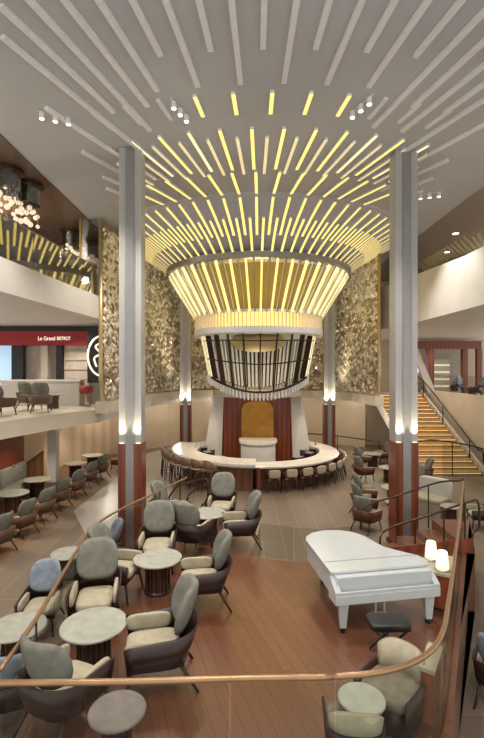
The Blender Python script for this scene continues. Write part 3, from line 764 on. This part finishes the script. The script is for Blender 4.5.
# ------------------------------------------------------------------ piano
pn = thing('grand_piano', 'glossy white grand piano with closed lid on the wood floor', 'piano')
lid = [(1.2, 6.1), (2.63, 6.36), (2.67, 6.5), (2.58, 6.68), (2.38, 6.82), (2.2, 6.98), (2.1, 7.2), (2.02, 7.42), (1.88, 7.6), (1.66, 7.7), (1.4, 7.69), (1.18, 7.58), (1.05, 7.4), (1.03, 7.24)]
cen = Vector((sum(p[0] for p in lid)/len(lid), sum(p[1] for p in lid)/len(lid)))
def sc(poly, k): return [tuple(cen+(Vector(p)-cen)*k) for p in poly]
bm = B(); prism(bm, lid, PZ+.72, PZ+.75); obj('lid', bm, 'piano', pn)
bm = B(); prism(bm, sc(lid, .98), PZ+.44, PZ+.715); obj('case', bm, 'piano', pn)
ux = Vector((1.46, .26)).normalized(); uy = Vector((-ux.y, ux.x)); rzp = math.atan2(ux.y, ux.x)
def pp(a, b): q = Vector((1.2, 6.1)) + ux*a + uy*b; return q.x, q.y
W = 1.485
x, y = pp(W/2, -.08); bm = B(); box(bm, (x, y, PZ+.455), (W+.02, .26, .11), rzp); obj('key_bed', bm, 'piano', pn)
x, y = pp(W/2, -.04); bm = B(); box(bm, (x, y, PZ+.61), (W-.1, .14, .2), rzp); obj('fallboard', bm, 'piano', pn)
x, y = pp(W/2, -.185); bm = B(); box(bm, (x, y, PZ+.53), (W-.1, .03, .05), rzp); obj('key_slip', bm, 'piano', pn)
for a in (.03, W-.03):
    bm = B(); q = [pp(a-.04, -.2), pp(a+.04, -.2), pp(a+.04, .02), pp(a-.04, .02)]
    quad_box(bm, [(*q[0], PZ+.5), (*q[1], PZ+.5), (*q[2], PZ+.5), (*q[3], PZ+.5), (*q[0], PZ+.56), (*q[1], PZ+.56), (*q[2], PZ+.7), (*q[3], PZ+.7)]); obj('cheek_block', bm, 'piano', pn)
for a, b in ((.12, -.12), (W-.12, -.12), (.35, 1.25)):
    x, y = pp(a, b); lg = B(); quad_box(lg, [(x+sx*.04, y+sy*.04, PZ+.07) for sx, sy in ((-1, -1), (1, -1), (1, 1), (-1, 1))] + [(x+sx*.07, y+sy*.07, PZ+.44) for sx, sy in ((-1, -1), (1, -1), (1, 1), (-1, 1))])
    lo = obj('leg', lg, 'piano', pn)
    bm = B(); cyl(bm, (x, y, PZ), .035, .035, .07, 12); obj('caster', bm, 'black', lo)
ly = B(); x, y = pp(W/2, .05)
for s in (-.06, .06): tube(ly, [(x+s, y, PZ+.08), (x+s, y, PZ+.44)], .014)
box(ly, (x, y, PZ+.07), (.26, .12, .05), rzp); lyo = obj('pedal_lyre', ly, 'piano', pn)
for s in (-.07, 0, .07):
    bm = B(); box(bm, (x+s, y-.1, PZ+.05), (.03, .14, .02), rzp); obj('pedal', bm, 'brass', lyo)
bm = B(); q1 = pp(.02, .32); q2 = pp(W-.02, .32); tube(bm, [(*q1, PZ+.7505), (*q2, PZ+.7505)], .006, 6); obj('lid_hinge', bm, 'metal', pn)
ps = thing('piano_bench', 'black padded piano bench with crossed legs before the white piano', 'bench')
x, y = 1.79, 5.52
bm = B(); pillow(bm, (x, y, PZ+.40), (.5, .32, .09), .3); obj('seat', bm, 'black', ps, True)
for s in (-1, 1):
    for d_ in (-1, 1):
        bm = B(); tube(bm, [(x-d_*.2, y+s*.11, PZ+.012), (x+d_*.2, y+s*.11, PZ+.36)], .014); obj('leg', bm, 'black', ps)

# ------------------------------------------------------------------ consoles + lamps by the right railing
def console(x0, y0, x1, y1, h, dp, label, gr='consoles along the right railing'):
    t = thing('console', label, 'console', gr)
    d_ = Vector((x1-x0, y1-y0)); L = d_.length; a = math.atan2(d_.y, d_.x); n = Vector((-d_.y, d_.x))/L
    c = Vector(((x0+x1)/2, (y0+y1)/2)) + n*dp/2
    bm = B(); box(bm, (c.x, c.y, PZ+.03+(h-.03)/2-.02), (L-.04, dp-.04, h-.07), a); obj('body', bm, 'wood', t)
    bm = B(); box(bm, (c.x, c.y, PZ+h-.02), (L, dp, .04), a); obj('top', bm, 'creamv', t)
    bm = B(); box(bm, (c.x, c.y, PZ+.02), (L-.1, dp-.1, .04), a); obj('plinth', bm, 'black', t)
console(3.0, 6.43, 3.36, 7.08, .55, .38, 'low red wood console with two lamps behind the piano')
console(1.86, 4.35, 2.12, 4.75, .58, .15, 'short console behind the tub chair in the lower right corner')
def lamp(x, y, z, label):
    t = thing('table_lamp', label, 'lamp', 'table lamps on the console')
    bm = B(); solid(bm, [(.1, z), (.11, z+.012), (.09, z+.03)], (x, y), 20); obj('base', bm, 'metal', t)
    bm = B(); solid(bm, [(.092, z+.03), (.088, z+.1), (.07, z+.27), (.062, z+.28)], (x, y), 24); obj('lamp_shade', bm, 'warm', t, True)
lamp(2.93, 6.99, PZ+.55, 'glowing white table lamp beside the piano, the left one')
lamp(2.94, 6.62, PZ+.55, 'glowing white table lamp beside the piano, the right one')

# ------------------------------------------------------------------ railings
def smooth(pts, n=5):
    P = [Vector(p) for p in pts]; out = []
    for i in range(len(P)-1):
        p0 = P[max(i-1, 0)]; p1 = P[i]; p2 = P[i+1]; p3 = P[min(i+2, len(P)-1)]
        for k in range(n):
            t = k/n
            out.append(.5*((2*p1)+(p2-p0)*t+(2*p0-5*p1+4*p2-p3)*t*t+(3*p1-p0-3*p2+p3)*t**3))
    out.append(P[-1]); return out
RH = .95
TB = [thing('balustrade', l, 'railing', 'balustrades around the raised lounge') for l in ('glass balustrade with bronze handrail curving along the left of the lounge', 'glass balustrade with bronze handrail across the front of the picture', 'glass balustrade with bronze handrail running away along the right of the lounge')]
left = [(-1.3, 10.6), (-1.72, 9.45), (-2.2, 8.2), (-2.39, 7.4), (-2.36, 6.7), (-2.22, 5.5), (-2.1, 4.6), (-2.05, 3.82)]
front = [(-2.12, 3.66), (-.9, 3.68), (0, 3.72), (.75, 3.74), (1.25, 3.82), (1.65, 4.03), (1.95, 4.38), (2.27, 4.95), (2.8, 5.95), (3.9, 8.05), (5.0, 10.2)]
bm = B(); tube(bm, [(p.x, p.y, PZ+RH) for p in smooth(left)], .022, 8); obj('handrail', bm, 'bronze', TB[0], True)
fr_ = smooth(front, 8)
bm = B(); tube(bm, [(p.x, p.y, PZ+RH) for p in fr_[:25]], .026, 8); obj('handrail', bm, 'bronze', TB[1], True)
bm = B(); tube(bm, [(p.x, p.y, PZ+RH) for p in fr_[24:]], .026, 8); obj('handrail', bm, 'bronze', TB[2], True)
def gpanel(a, b, z0, z1, parent, m='glass'):
    d_ = (Vector(b)-Vector(a)).normalized()*.012
    bm = B(); wallstrip(bm, [tuple(Vector(a)+d_), tuple(Vector(b)-d_)], z0, z1, .014); return obj('glass_panel', bm, m, parent)
for a, b in (((-2.39, 7.4), (-2.36, 6.7)), ((-2.36, 6.7), (-2.22, 5.5)), ((-2.22, 5.5), (-2.1, 4.6)), ((-2.1, 4.6), (-2.06, 3.86)), ((-2.2, 8.2), (-2.39, 7.4)), ((-1.72, 9.45), (-2.2, 8.2)),
             ((-1.95, 3.68), (-1.3, 3.68)), ((-1.3, 3.68), (-.1, 3.72)), ((-.1, 3.72), (.78, 3.74))):
    gpanel(a, b, PZ, PZ+RH-.04, TB[0] if a[0] < -1.96 or b[0] < -2 else TB[1])
for seg in ([(.78, 3.74), (1.25, 3.82), (1.65, 4.03), (1.95, 4.38)], [(1.96, 4.4), (2.27, 4.95), (2.8, 5.95)], [(2.82, 5.99), (3.85, 7.95)], [(3.87, 7.99), (4.9, 10.0)]):
    bm = B(); wallstrip(bm, [tuple(p)[:2] for p in smooth([(*q, 0) for q in seg], 4)], PZ, PZ+RH-.04, .014); obj('glass_panel', bm, 'glassg', TB[2])
for x, y in ((-2.36, 6.7), (-2.1, 4.6), (-1.72, 9.45)):
    bm = B(); tube(bm, [(x, y, PZ), (x, y, PZ+RH-.02)], .013); obj('post', bm, 'darkbr', TB[0])
# glass at the rear edge of the lounge floor
t = thing('glass_barrier', 'frameless low glass barrier at the rear edge of the lounge floor', 'railing')
for a, b in (((.3, 8.5), (.95, 8.24)), ((.95, 8.24), (1.45, 8.16)), ((1.45, 8.16), (2.1, 8.35))): gpanel(a, b, PZ, PZ+.6, t, 'glassg')
def rail(pts, posts, label, loop=None, r=.022, grp='stair handrails'):
    t = thing('stair_handrail', label, 'railing', grp)
    bm = B(); tube(bm, [tuple(p) for p in smooth(pts, 4)], r, 8); obj('handrail', bm, 'darkbr', t, True)
    for x, y, z0, z1 in posts:
        bm = B(); tube(bm, [(x, y, z0), (x, y, z1)], r*.75); obj('post', bm, 'darkbr', t)
# right stair, running down to the left behind the piano
n = 6
bm = B()
for k in range(n):
    z = PZ*(1-(k+1)/(n+1)); x1 = 4.44-.45*k
    prism(bm, [(x1-.45, 8.62), (x1, 8.62), (x1, 10.3), (x1-.45, 10.3)], 0, z)
struct('floor_steps', bm, 'plat')
rail([(2.68, 8.6, 1.02), (2.7, 8.6, 1.5), (3.6, 8.6, 1.82), (4.3, 8.6, 2.06), (4.5, 8.6, 2.06), (4.52, 8.6, 1.6), (4.4, 8.6, 1.45), (4.38, 8.6, PZ)], [(3.3, 8.6, .35, 1.7), (3.85, 8.6, .7, 1.9), (4.25, 8.6, .93, 2.03)], 'near bronze stair handrail rising right behind the piano')
rail([(2.75, 10.4, .9), (2.8, 10.4, 1.4), (3.6, 10.4, 1.68), (4.5, 10.4, 1.98), (5.0, 10.4, 2.02), (5.1, 10.4, 2.0), (5.1, 10.4, PZ)], [(3.6, 10.4, 0, 1.68), (4.3, 10.4, .93, 1.9)], 'far bronze stair handrail rising right, in front of the white sofa')
bm = B(); quad_box(bm, [(2.75, 8.57, PZ+.0), (4.4, 8.57, PZ), (4.4, 8.6, PZ), (2.75, 8.6, PZ), (2.75, 8.57, PZ+.1), (4.4, 8.57, PZ+.28), (4.4, 8.6, PZ+.28), (2.75, 8.6, PZ+.1)]); struct('trim_6', bm, 'wood')
# left stair
bm = B()
for k in range(5):
    z = PZ*(1-(k+1)/6); x1 = -1.2-.3*k
    prism(bm, [(x1-.3, 10.0+.16*k), (x1, 10.0), (x1, 10.95), (x1-.3, 10.95)], 0, z)
struct('floor_steps', bm, 'main')
rail([(-1.75, 10.2, 1.5), (-1.5, 10.2, 1.92), (-1.15, 10.15, 2.05), (-.85, 10.0, 2.16), (-.75, 9.9, 2.12), (-.75, 9.9, 1.8), (-.82, 9.9, 1.65), (-.9, 9.9, 1.55), (-.9, 9.9, PZ)], [(-1.4, 10.2, PZ, 1.95)], 'bronze stair handrail with looped end behind the rear lounge table')
rail([(-1.32, 10.75, PZ), (-1.3, 10.75, 1.5), (-1.25, 10.75, 1.62), (-1.1, 10.8, 1.75), (-1.08, 10.8, 2.1), (-.6, 10.85, 2.15), (-.52, 10.85, 2.0), (-.52, 10.85, PZ)], [], 'bronze looped handrail end beside the raised counter stools')

# ------------------------------------------------------------------ main staircase (right)
t = thing('staircase', 'wide lit staircase with pale wood treads rising to the right balcony', 'staircase')
ns = 18
def stx(y): return 7.55 + (y-19.4)*.055, 10.35 + (y-19.4)*.05
for k in range(ns):
    y0 = 19.4+k*.43; z = D6*(k+1)/ns; a, b = stx(y0)
    bm = B(); prism(bm, [(a, y0), (b, y0), (b, y0+.47), (a, y0+.47)], z-.05, z); tr = obj('tread', bm, 'step', t)
    bm = B(); prism(bm, [(a, y0+.03), (b, y0+.03), (b, y0+.06), (a, y0+.06)], max(0, z-D6/ns), z-.05); obj('riser', bm, 'step', tr)
    bm = B(); box(bm, ((a+b)/2, y0+.02, z-.062), (b-a-.1, .02, .018)); obj('step_light', bm, 'steplit', tr)
for s, (nm) in ((0, 'l'), (1, 'r')):
    xa = stx(19.4)[s] + (-.06 if s == 0 else .06); xb = stx(27.1)[s] + (-.06 if s == 0 else .06)
    bm = B(); quad_box(bm, [(xa-.05, 19.3, 0), (xa+.05, 19.3, 0), (xb+.05, 27.1, D6-.4), (xb-.05, 27.1, D6-.4), (xa-.05, 19.3, .3), (xa+.05, 19.3, .3), (xb+.05, 27.1, D6+.2), (xb-.05, 27.1, D6+.2)]); obj('stringer', bm, 'white', t)
rail([(10.3, 27.0, D6+.95), (10.42, 26, D6+.85), (10.35, 20.6, 1.45), (10.3, 19.7, 1.1), (10.3, 19.3, 1.05), (10.3, 19.25, .6)], [(10.45, 26.0, D6-.2, D6+.85), (10.42, 23.4, 1.7, 2.7), (10.4, 20.6, .55, 1.45)], 'long handrail sloping down the right side of the lit staircase', r=.035)
rail([(7.7, 20.2, 1.35), (8.4, 19.6, 1.5), (9.4, 19.3, 1.4), (10.2, 19.1, 1.2), (10.3, 19.1, .9), (10.3, 19.1, .02)], [(7.7, 20.2, .3, 1.35), (9.0, 19.3, .02, 1.45)], 'handrail crossing in front of the lit staircase foot', r=.03)
t = thing('stair_glass', 'glass side screen at the foot of the lit staircase', 'glass screen')
for a, b in (((9.1, 18.4), (9.9, 17.2)), ((8.3, 18.7), (9.1, 18.4))): gpanel(a, b, 0.02, 1.5, t, 'glassg')
# curved rail in front of the back wall
rail([(3.6, 25.6, .95), (5.2, 24.6, .95), (6.4, 23.2, .95), (6.9, 22.6, .95)], [(3.6, 25.6, 0, .95), (5.2, 24.6, 0, .95), (6.9, 22.6, 0, .95)], 'thin curved rail before the back wall, right of the bar', r=.03)

# ------------------------------------------------------------------ right balcony
t = thing('window_wall', 'wood framed glazed front of the right balcony bar', 'shop front')
bm = B(); box(bm, (12.6, 28.2, 6.1), (4.6, .3, .5)); obj('header', bm, 'wood', t)
for x, w in ((11.75, .42), (13.9, .3), (14.8, .3)):
    bm = B(); box(bm, (x, 28.2, 4.48), (w, .3, 2.75)); obj('post', bm, 'wood', t)
bm = B(); box(bm, (12.85, 28.25, 4.48), (1.8, .02, 2.75)); obj('pane', bm, 'glass', t)
t = thing('display_shelf', 'lit display shelves seen through the right balcony glazing', 'shelf')
bm = B(); box(bm, (12.7, 29.1, 4.2), (1.3, .3, 2.1)); obj('cabinet', bm, 'cream', t)
for k in range(4):
    bm = B(); box(bm, (12.7, 28.92, 3.5+k*.45), (1.2, .08, .06)); obj('shelf_light', bm, 'warm', t)
t = thing('slanted_strut', 'white slanted strut rising beside the staircase top', 'strut')
bm = B(); quad_box(bm, [(11.05, 26.6, D6), (11.5, 26.6, D6), (11.5, 26.8, D6), (11.05, 26.8, D6), (9.75, 26.6, 6.48), (10.1, 26.6, 6.48), (10.1, 26.8, 6.48), (9.75, 26.8, 6.48)]); obj('body', bm, 'white', t)
t = thing('video_screen', 'pale purple glowing screen behind the staircase top', 'screen')
bm = B(); pillow(bm, (10.95, 28.9, 4.9), (.9, .1, 1.5), .8); obj('display', bm, 'purple', t, True)
bm = B(); box(bm, (10.95, 28.95, 3.66), (.2, .1, 1.12)); obj('stand', bm, 'metal', t)
t = thing('potted_plant', 'small green plant in a white pot below the purple screen', 'plant')
bm = B(); solid(bm, [(.14, D6), (.2, D6+.5)], (10.52, 27.5), 16); obj('pot', bm, 'white', t)
bm = B()
for k in range(26):
    a = random.uniform(0, 2*PI); e = random.uniform(.2, 1.2); L = random.uniform(.3, .55)
    p = Vector((10.52, 27.5, D6+.48)); d_ = Vector((math.cos(a)*math.cos(e), math.sin(a)*math.cos(e), math.sin(e)))
    tube(bm, [p, p+d_*L*.6, p+d_*L+Vector((0, 0, -.05))], .035, 5, .006)
obj('foliage', bm, 'leaf', t)
GB = 'chairs on the right balcony'
dup(blue, (11.95, 25.1, D6), face(.3, 1), 'pale chair left on the right balcony behind the parapet', GB)
dup(blue, (12.3, 23.6, D6), face(-.7, .7), 'pale chair in the middle of the right balcony behind the parapet', GB)
dup(blue, (12.0, 21.9, D6), face(-1, .1), 'pale chair at the right end of the right balcony', GB)
dup(tb, (12.9, 25.3, D6), 0, 'small round table on the right balcony', 'tables on the balconies')
t = thing('balcony_glass', 'glass balustrade on the right balcony edge above the stair wall', 'railing')
for k in range(6): gpanel((11.3, 26.8-k*1.5), (11.3, 25.3-k*1.5), D6+.25, D6+1.15, t, 'glass')
t = thing('balcony_glass', 'glass balustrade on the white upper right parapet', 'railing')
for a, b, z in (((7.02, 8), (7.02, 11)), ((7.02, 11), (7.02, 14)), ((7.02, 14), (7.0, 18)), ((7.0, 18), (6.4, 21.6))) and [(((7.02, 8), (7.02, 11), 8.12)), ((7.02, 11), (7.02, 14), 8.12), ((7.02, 14), (7.0, 18), 8.3), ((7.0, 18), (6.4, 21.6), 8.4)]:
    gpanel(a, b, z-.02, z+.5, t, 'glass')
# small ceiling spots above the right balcony
for k, (x, y, z) in enumerate(((9.5, 15.5, CZ+.12), (9.0, 19, CZ+.12), (10, 22, CZ+.12))):
    o = thing('downlight', '%s recessed downlight from the camera in the right upper ceiling' % ORD[k], 'ceiling light', 'downlights')
    bm = B(); cyl(bm, (x, y, z-.02), .16, .16, .02, 20); obj('trim_ring', bm, 'white', o)
    bm = B(); cyl(bm, (x, y, z-.03), .11, .11, .01, 20); obj('lens', bm, 'spotl', o)

# ------------------------------------------------------------------ left balcony
t = thing('balcony_glass', 'glass balustrade along the lower left balcony', 'railing')
pts = [(-7.0, 6), (-6.98, 8), (-6.96, 10), (-6.86, 12.5), (-6.3, 14.5), (-5.5, 16.5)]
for a, b in zip(pts, pts[1:]): gpanel(a, b, D6, D6+1.05, t)
t = thing('balcony_glass', 'reflective glass balustrade along the upper left balcony', 'railing')
pu = [(-5.95, 5), (-5.92, 7), (-5.89, 9), (-5.85, 10.8), (-5.74, 12.4), (-5.62, 14), (-5.47, 15.5), (-5.35, 16.6)]
for a, b in zip(pu, pu[1:]): gpanel(a, b, 7.28, 8.35, t, 'mirrorg')
bm = B(); tube(bm, [(x, y, 8.37) for x, y in pu], .02); obj('handrail', bm, 'metal', t)
t = thing('glass_screen', 'tall grey glass screen beside the left mosaic', 'glass screen')
bm = B(); box(bm, (-5.62, 16.75, 8.72), (.75, .05, 2.9)); obj('glass_panel', bm, 'mirrorg', t)
bm = B(); box(bm, (-6.0, 16.75, 8.72), (.05, .09, 2.9)); obj('frame', bm, 'brass', t)
# bistro front
sh = thing('bistro_front', 'bistro front with red sign on the lower left balcony', 'shop front')
bm = B(); box(bm, (-9.4, 19.9, 5.95), (6.6, .3, .62)); obj('sign_board', bm, 'red', sh)
bm = B(); box(bm, (-9.8, 20.2, 6.38), (7.6, .4, .2)); obj('header', bm, 'black', sh)
for x, w, m in ((-9.95, .5, 'black'), (-8.1, .25, 'black'), (-6.32, .5, 'darkwood'), (-8.75, .3, 'cream')):
    bm = B(); box(bm, (x, 20.1, 4.37), (w, .3, 2.54)); obj('pillar', bm, m, sh)
bm = B(); box(bm, (-7.2, 20.2, 4.6), (1.5, .06, 2.1)); obj('shelf_panel', bm, 'shopc', sh)
bm = B()
for k in range(5): box(bm, (-7.2, 20.14, 3.75+k*.42), (1.5, .06, .03))
obj('shelf_lines', bm, 'cream', sh)
bm = B(); box(bm, (-11.2, 20.1, 4.4), (1.9, .06, 2.5)); obj('lit_window', bm, 'shopw', sh)
def text(body, loc, size, m, parent, rz=0, sx=.8):
    cu = bpy.data.curves.new('sign_lettering', 'FONT'); cu.body = body; cu.size = size; cu.align_x = 'CENTER'; cu.align_y = 'CENTER'; cu.extrude = .008
    tmp = bpy.data.objects.new('tmp', cu); C.objects.link(tmp)
    dg = bpy.context.evaluated_depsgraph_get(); me = bpy.data.meshes.new_from_object(tmp.evaluated_get(dg))
    bpy.data.objects.remove(tmp)
    me.transform(Matrix.Translation(loc) @ Matrix.Diagonal((sx, 1, 1, 1)) @ Matrix.Rotation(rz, 4, 'Z') @ Matrix.Rotation(PI/2, 4, 'X'))
    me.materials.clear(); me.materials.append(M[m])
    o = bpy.data.objects.new('sign_lettering', me); C.objects.link(o); o.parent = parent
    return o
text('Le Grand', (-8.55, 19.73, 5.93), .25, 'signt', sh); text('BISTROT', (-7.8, 19.73, 5.93), .22, 'signt', sh, 0, .7)
eb = thing('emblem_board', 'black board with round white emblem beside the left mosaic', 'sign')
bm = B(); box(bm, (-5.95, 19.0, 5.2), (1.1, .1, 2.35)); obj('board', bm, 'black', eb)
bm = B(); cxe, cze = -5.85, 5.15
tube(bm, [(cxe+.62*math.cos(2*PI*k/40), 18.93, cze+.85*math.sin(2*PI*k/40)) for k in range(8, 35)], .042, 6); obj('ring', bm, 'signt', eb)
bm = B(); tube(bm, smooth([(cxe-.25, 18.93, cze-.45), (cxe-.35, 18.93, cze-.1), (cxe-.1, 18.93, cze+.1), (cxe-.3, 18.93, cze+.4), (cxe+.05, 18.93, cze+.5), (cxe, 18.93, cze-.2), (cxe+.2, 18.93, cze-.4)], 5), .04, 6); obj('script_mark', bm, 'signt', eb)
bm = B(); box(bm, (-5.95, 19.02, 3.56), (1.0, .06, .93)); obj('skirt', bm, 'metal', eb)
t = thing('service_counter', 'white service counter on the lower left balcony before the bistro', 'counter')
bm = B(); box(bm, (-8.2, 18.6, D6+.5), (3.2, .6, 1.0)); obj('body', bm, 'white', t)
bm = B(); box(bm, (-8.2, 18.6, D6+1.03), (3.3, .7, .06)); obj('top', bm, 'counter', t)
GL = 'armchairs on the left balcony'
dup(rc, (-7.7, 14.4, D6), face(.3, 1), 'grey armchair on the left balcony, nearest the left edge', GL)
dup(rc, (-6.95, 15.6, D6), face(-.3, 1), 'grey armchair on the left balcony, second from the left edge', GL)
dup(rc, (-7.75, 16.4, D6), face(.8, -.4), 'grey armchair on the left balcony, behind the other two', GL)
dup(tb, (-7.2, 17.2, D6), 0, 'round table on the left balcony before the white counter', 'tables on the balconies')
t = thing('red_stool', 'small red tub stool at the right end of the white service counter', 'stool')
bm = B(); solid(bm, [(.2, D6+.5), (.26, D6+.55), (.28, D6+.8), (.22, D6+.82)], (-6.3, 18.2), 20); obj('seat', bm, 'red', t, True)
bm = B(); solid(bm, [(.2, D6), (.2, D6+.02), (.03, D6+.05), (.03, D6+.5)], (-6.3, 18.2), 16); obj('stem', bm, 'chrome', t)

# globe chandeliers on the upper left deck
def globes(x, y, label, R=.42, n=16, L=(.5, 1.35)):
    t = thing('globe_chandelier', label, 'chandelier', 'globe chandeliers')
    top = CZ-.03
    bm = B(); solid(bm, [(R, top-.1), (R, top-.02), (R*.9, top)], (x, y), 32); obj('canopy_disc', bm, 'darkbr', t)
    bm = B(); lathe(bm, [(R*.82, top-.62), (R*.82, top-.1), (R*.8, top-.1), (R*.8, top-.62)], (x, y), 32); obj('glass_drum', bm, 'mirrorg', t)
    for k in range(n):
        a = k*2.4; rr = R*.85*math.sqrt((k+.5)/n); px, py = x+rr*math.cos(a), y+rr*math.sin(a); l = random.uniform(*L)
        bm = B(); ball(bm, (px, py, top-l), random.uniform(.06, .085)); g = obj('globe', bm, 'globe', t, True)
        bm = B(); tube(bm, [(px, py, top-l+.07), (px, py, top-.1)], .008, 5); obj('rod', bm, 'chrome', g)
globes(-6.55, 12.6, 'globe chandelier at the left edge of the upper deck, nearest the camera')
globes(-6.45, 13.6, 'globe chandelier second from the left edge, just behind the nearest one')
globes(-6.9, 18.3, 'farthest globe chandelier, near the grey glass screen', .45)
# ceiling track spots
def track(x, y, th, label):
    t = thing('track_light', label, 'spotlight', 'ceiling spotlights')
    d_ = Vector((math.sin(th), -math.cos(th)))
    bm = B(); box(bm, (x, y, CZ-.015), (.05, .75, .03), math.atan2(-d_.x, d_.y)); obj('track', bm, 'white', t)
    for k in (-1, 0, 1):
        px, py = x+d_.x*k*.27, y+d_.y*k*.27
        bm = B(); cyl(bm, (px, py, CZ-.17), .055, .05, .14, 16); h_ = obj('spot_head', bm, 'slat', t)
        bm = B(); cyl(bm, (px, py, CZ-.18), .045, .045, .012, 16); obj('lens', bm, 'spotl', h_)
track(-4.1, 9.9, R_(-65), 'left triple spotlight on the white ceiling, near the brown ceiling edge')
track(-1.32, 9.65, R_(-22), 'triple spotlight left of centre among the ceiling slats')
track(2.5, 9.5, R_(25), 'triple spotlight right of centre among the ceiling slats')
track(5.95, 14.3, R_(70), 'right triple spotlight on the white ceiling, beside the right column')

rebase()

# ------------------------------------------------------------------ lights
def light(kind, name, loc, e, col=(1, .95, .88), size=.2, rot=(0, 0, 0), angle=None, sy=None):
    l = bpy.data.lights.new(name, kind); l.energy = e; l.color = col
    if kind == 'AREA':
        l.size = size
        if sy: l.shape = 'RECTANGLE'; l.size_y = sy
    else: l.shadow_soft_size = size
    if kind == 'SPOT': l.spot_size = angle or R_(100); l.spot_blend = .6
    o = bpy.data.objects.new(name, l); o.location = loc; o.rotation_euler = rot; C.objects.link(o); return o
for x, y in ((-4.1, 9.9), (-1.32, 9.65), (2.5, 9.5), (5.95, 14.3)):
    light('SPOT', 'track_spot', (x, y, CZ-.25), 800, size=.1, angle=R_(95))
for x, y in ((-3, 3), (0, 4.2), (3, 3), (0, 1)):
    light('SPOT', 'front_fill_spot', (x, y, CZ-.1), 480, size=.25, angle=R_(110))  # unseen spots added overhead to light the foreground, no fixtures built
for x, y in ((-3.2, 15), (4.2, 15.5), (-3.2, 19.5), (4.2, 19.5)):
    light('SPOT', 'hall_fill_spot', (x, y, CZ-.1), 650, size=.2, angle=R_(110))  # added fill from above the hall, without any fixture
light('POINT', 'cone_glow', (CX, CY, 7.8), 230, (1, .8, .4), .6)
light('POINT', 'cage_glow', (CX, CY, 4.5), 45, (1, .85, .6), .4)
for a in (200, 270, 340): light('SPOT', 'bar_fill_spot', (CX+2.5*math.cos(R_(a)), CY+2.5*math.sin(R_(a)), 3.25), 120, (1, .88, .7), .1, (0, 0, 0), R_(140))  # free-floating spots added under the cage to brighten the bar
for x, y in ((-2.82, 11.6), (4.2, 11.75), (-2.98, 24), (4.62, 24)):
    for s in (-.19, .19): light('SPOT', 'column_uplight', (x+s*1.05, y-.37, 2.76), 85 if y < 20 else 320, (1, .86, .62), .03, (PI-.05, 0, 0), R_(64))
for x, y, z in ((-7.3, 8, 2.55), (-7.3, 12, 2.55), (-7.2, 16, 2.55), (-7.2, 20.5, 2.55)): light('SPOT', 'banquette_fill_spot', (x, y, z), 150, (1, .88, .7), .08, (0, 0, 0), R_(120))  # fill spots added beneath the deck to light the banquettes
for x, y in ((-8, 13), (-8.2, 17), (-11, 18), (-7, 18.6)): light('SPOT', 'balcony_fill_spot', (x, y, 6.45), 198, (1, .93, .85), .1, (0, 0, 0), R_(130))  # added fill below the upper deck, left side, no fixtures
for x, y in ((12.5, 20), (12.5, 24.5), (9.5, 25), (12, 27)): light('SPOT', 'balcony_fill_spot', (x, y, 6.45), 90, (1, .9, .78), .1, (0, 0, 0), R_(130))  # the same added fill for the right balcony
for x, y in ((-8.5, 9), (-8.5, 15), (12.5, 13), (12.5, 20)): light('POINT', 'upper_deck_fill', (x, y, 9.4), 150, (1, .88, .72), .2)  # bare point lights added out of view to lift the upper decks
for x, y in ((9, 21), (9.2, 24.5), (6.5, 18)): light('SPOT', 'stair_fill_spot', (x, y, 6.4), 220, (1, .86, .66), .1, (0, 0, 0), R_(110))  # added spots above the staircase, not tied to a fixture
for x, y in ((-6.6, 22.5), (-3.6, 25.2), (-.5, 26.6), (2.0, 26.6), (5, 25.2), (6.6, 23.8)): light('POINT', 'wall_fill_point', (x, y, 2.5), 55, (1, .9, .75), .15)  # bare points added to brighten the lower back wall
for x, y in ((-3.7, 17.5), (-3.2, 21.5), (4.6, 20.8), (4.0, 23.2)): light('SPOT', 'screen_fill_spot', (x, y, CZ-.2), 2400, (1, .93, .8), .1, (0, .45 if x < 0 else -.45, 0), R_(100))  # spots added only to make the mosaic brighter
w = bpy.data.worlds.new('world'); bpy.context.scene.world = w; w.use_nodes = True
w.node_tree.nodes['Background'].inputs[0].default_value = (1, .985, .96, 1); w.node_tree.nodes['Background'].inputs[1].default_value = 1.1

# ------------------------------------------------------------------ camera and view
cam = bpy.data.cameras.new('camera'); cam.sensor_fit = 'VERTICAL'; cam.sensor_height = 36; cam.lens = 36*F/738
cam.clip_end = 200; cam.clip_start = .05
co = bpy.data.objects.new('camera', cam); co.location = (0, 0, EYE); co.rotation_euler = (PI/2, 0, 0); C.objects.link(co)
s = bpy.context.scene; s.camera = co
s.view_settings.view_transform = 'Standard'; s.view_settings.look = 'None'; s.view_settings.gamma = 1; s.view_settings.exposure = .25
s.cycles.max_bounces = 8; s.cycles.transparent_max_bounces = 24; s.cycles.use_denoising = True
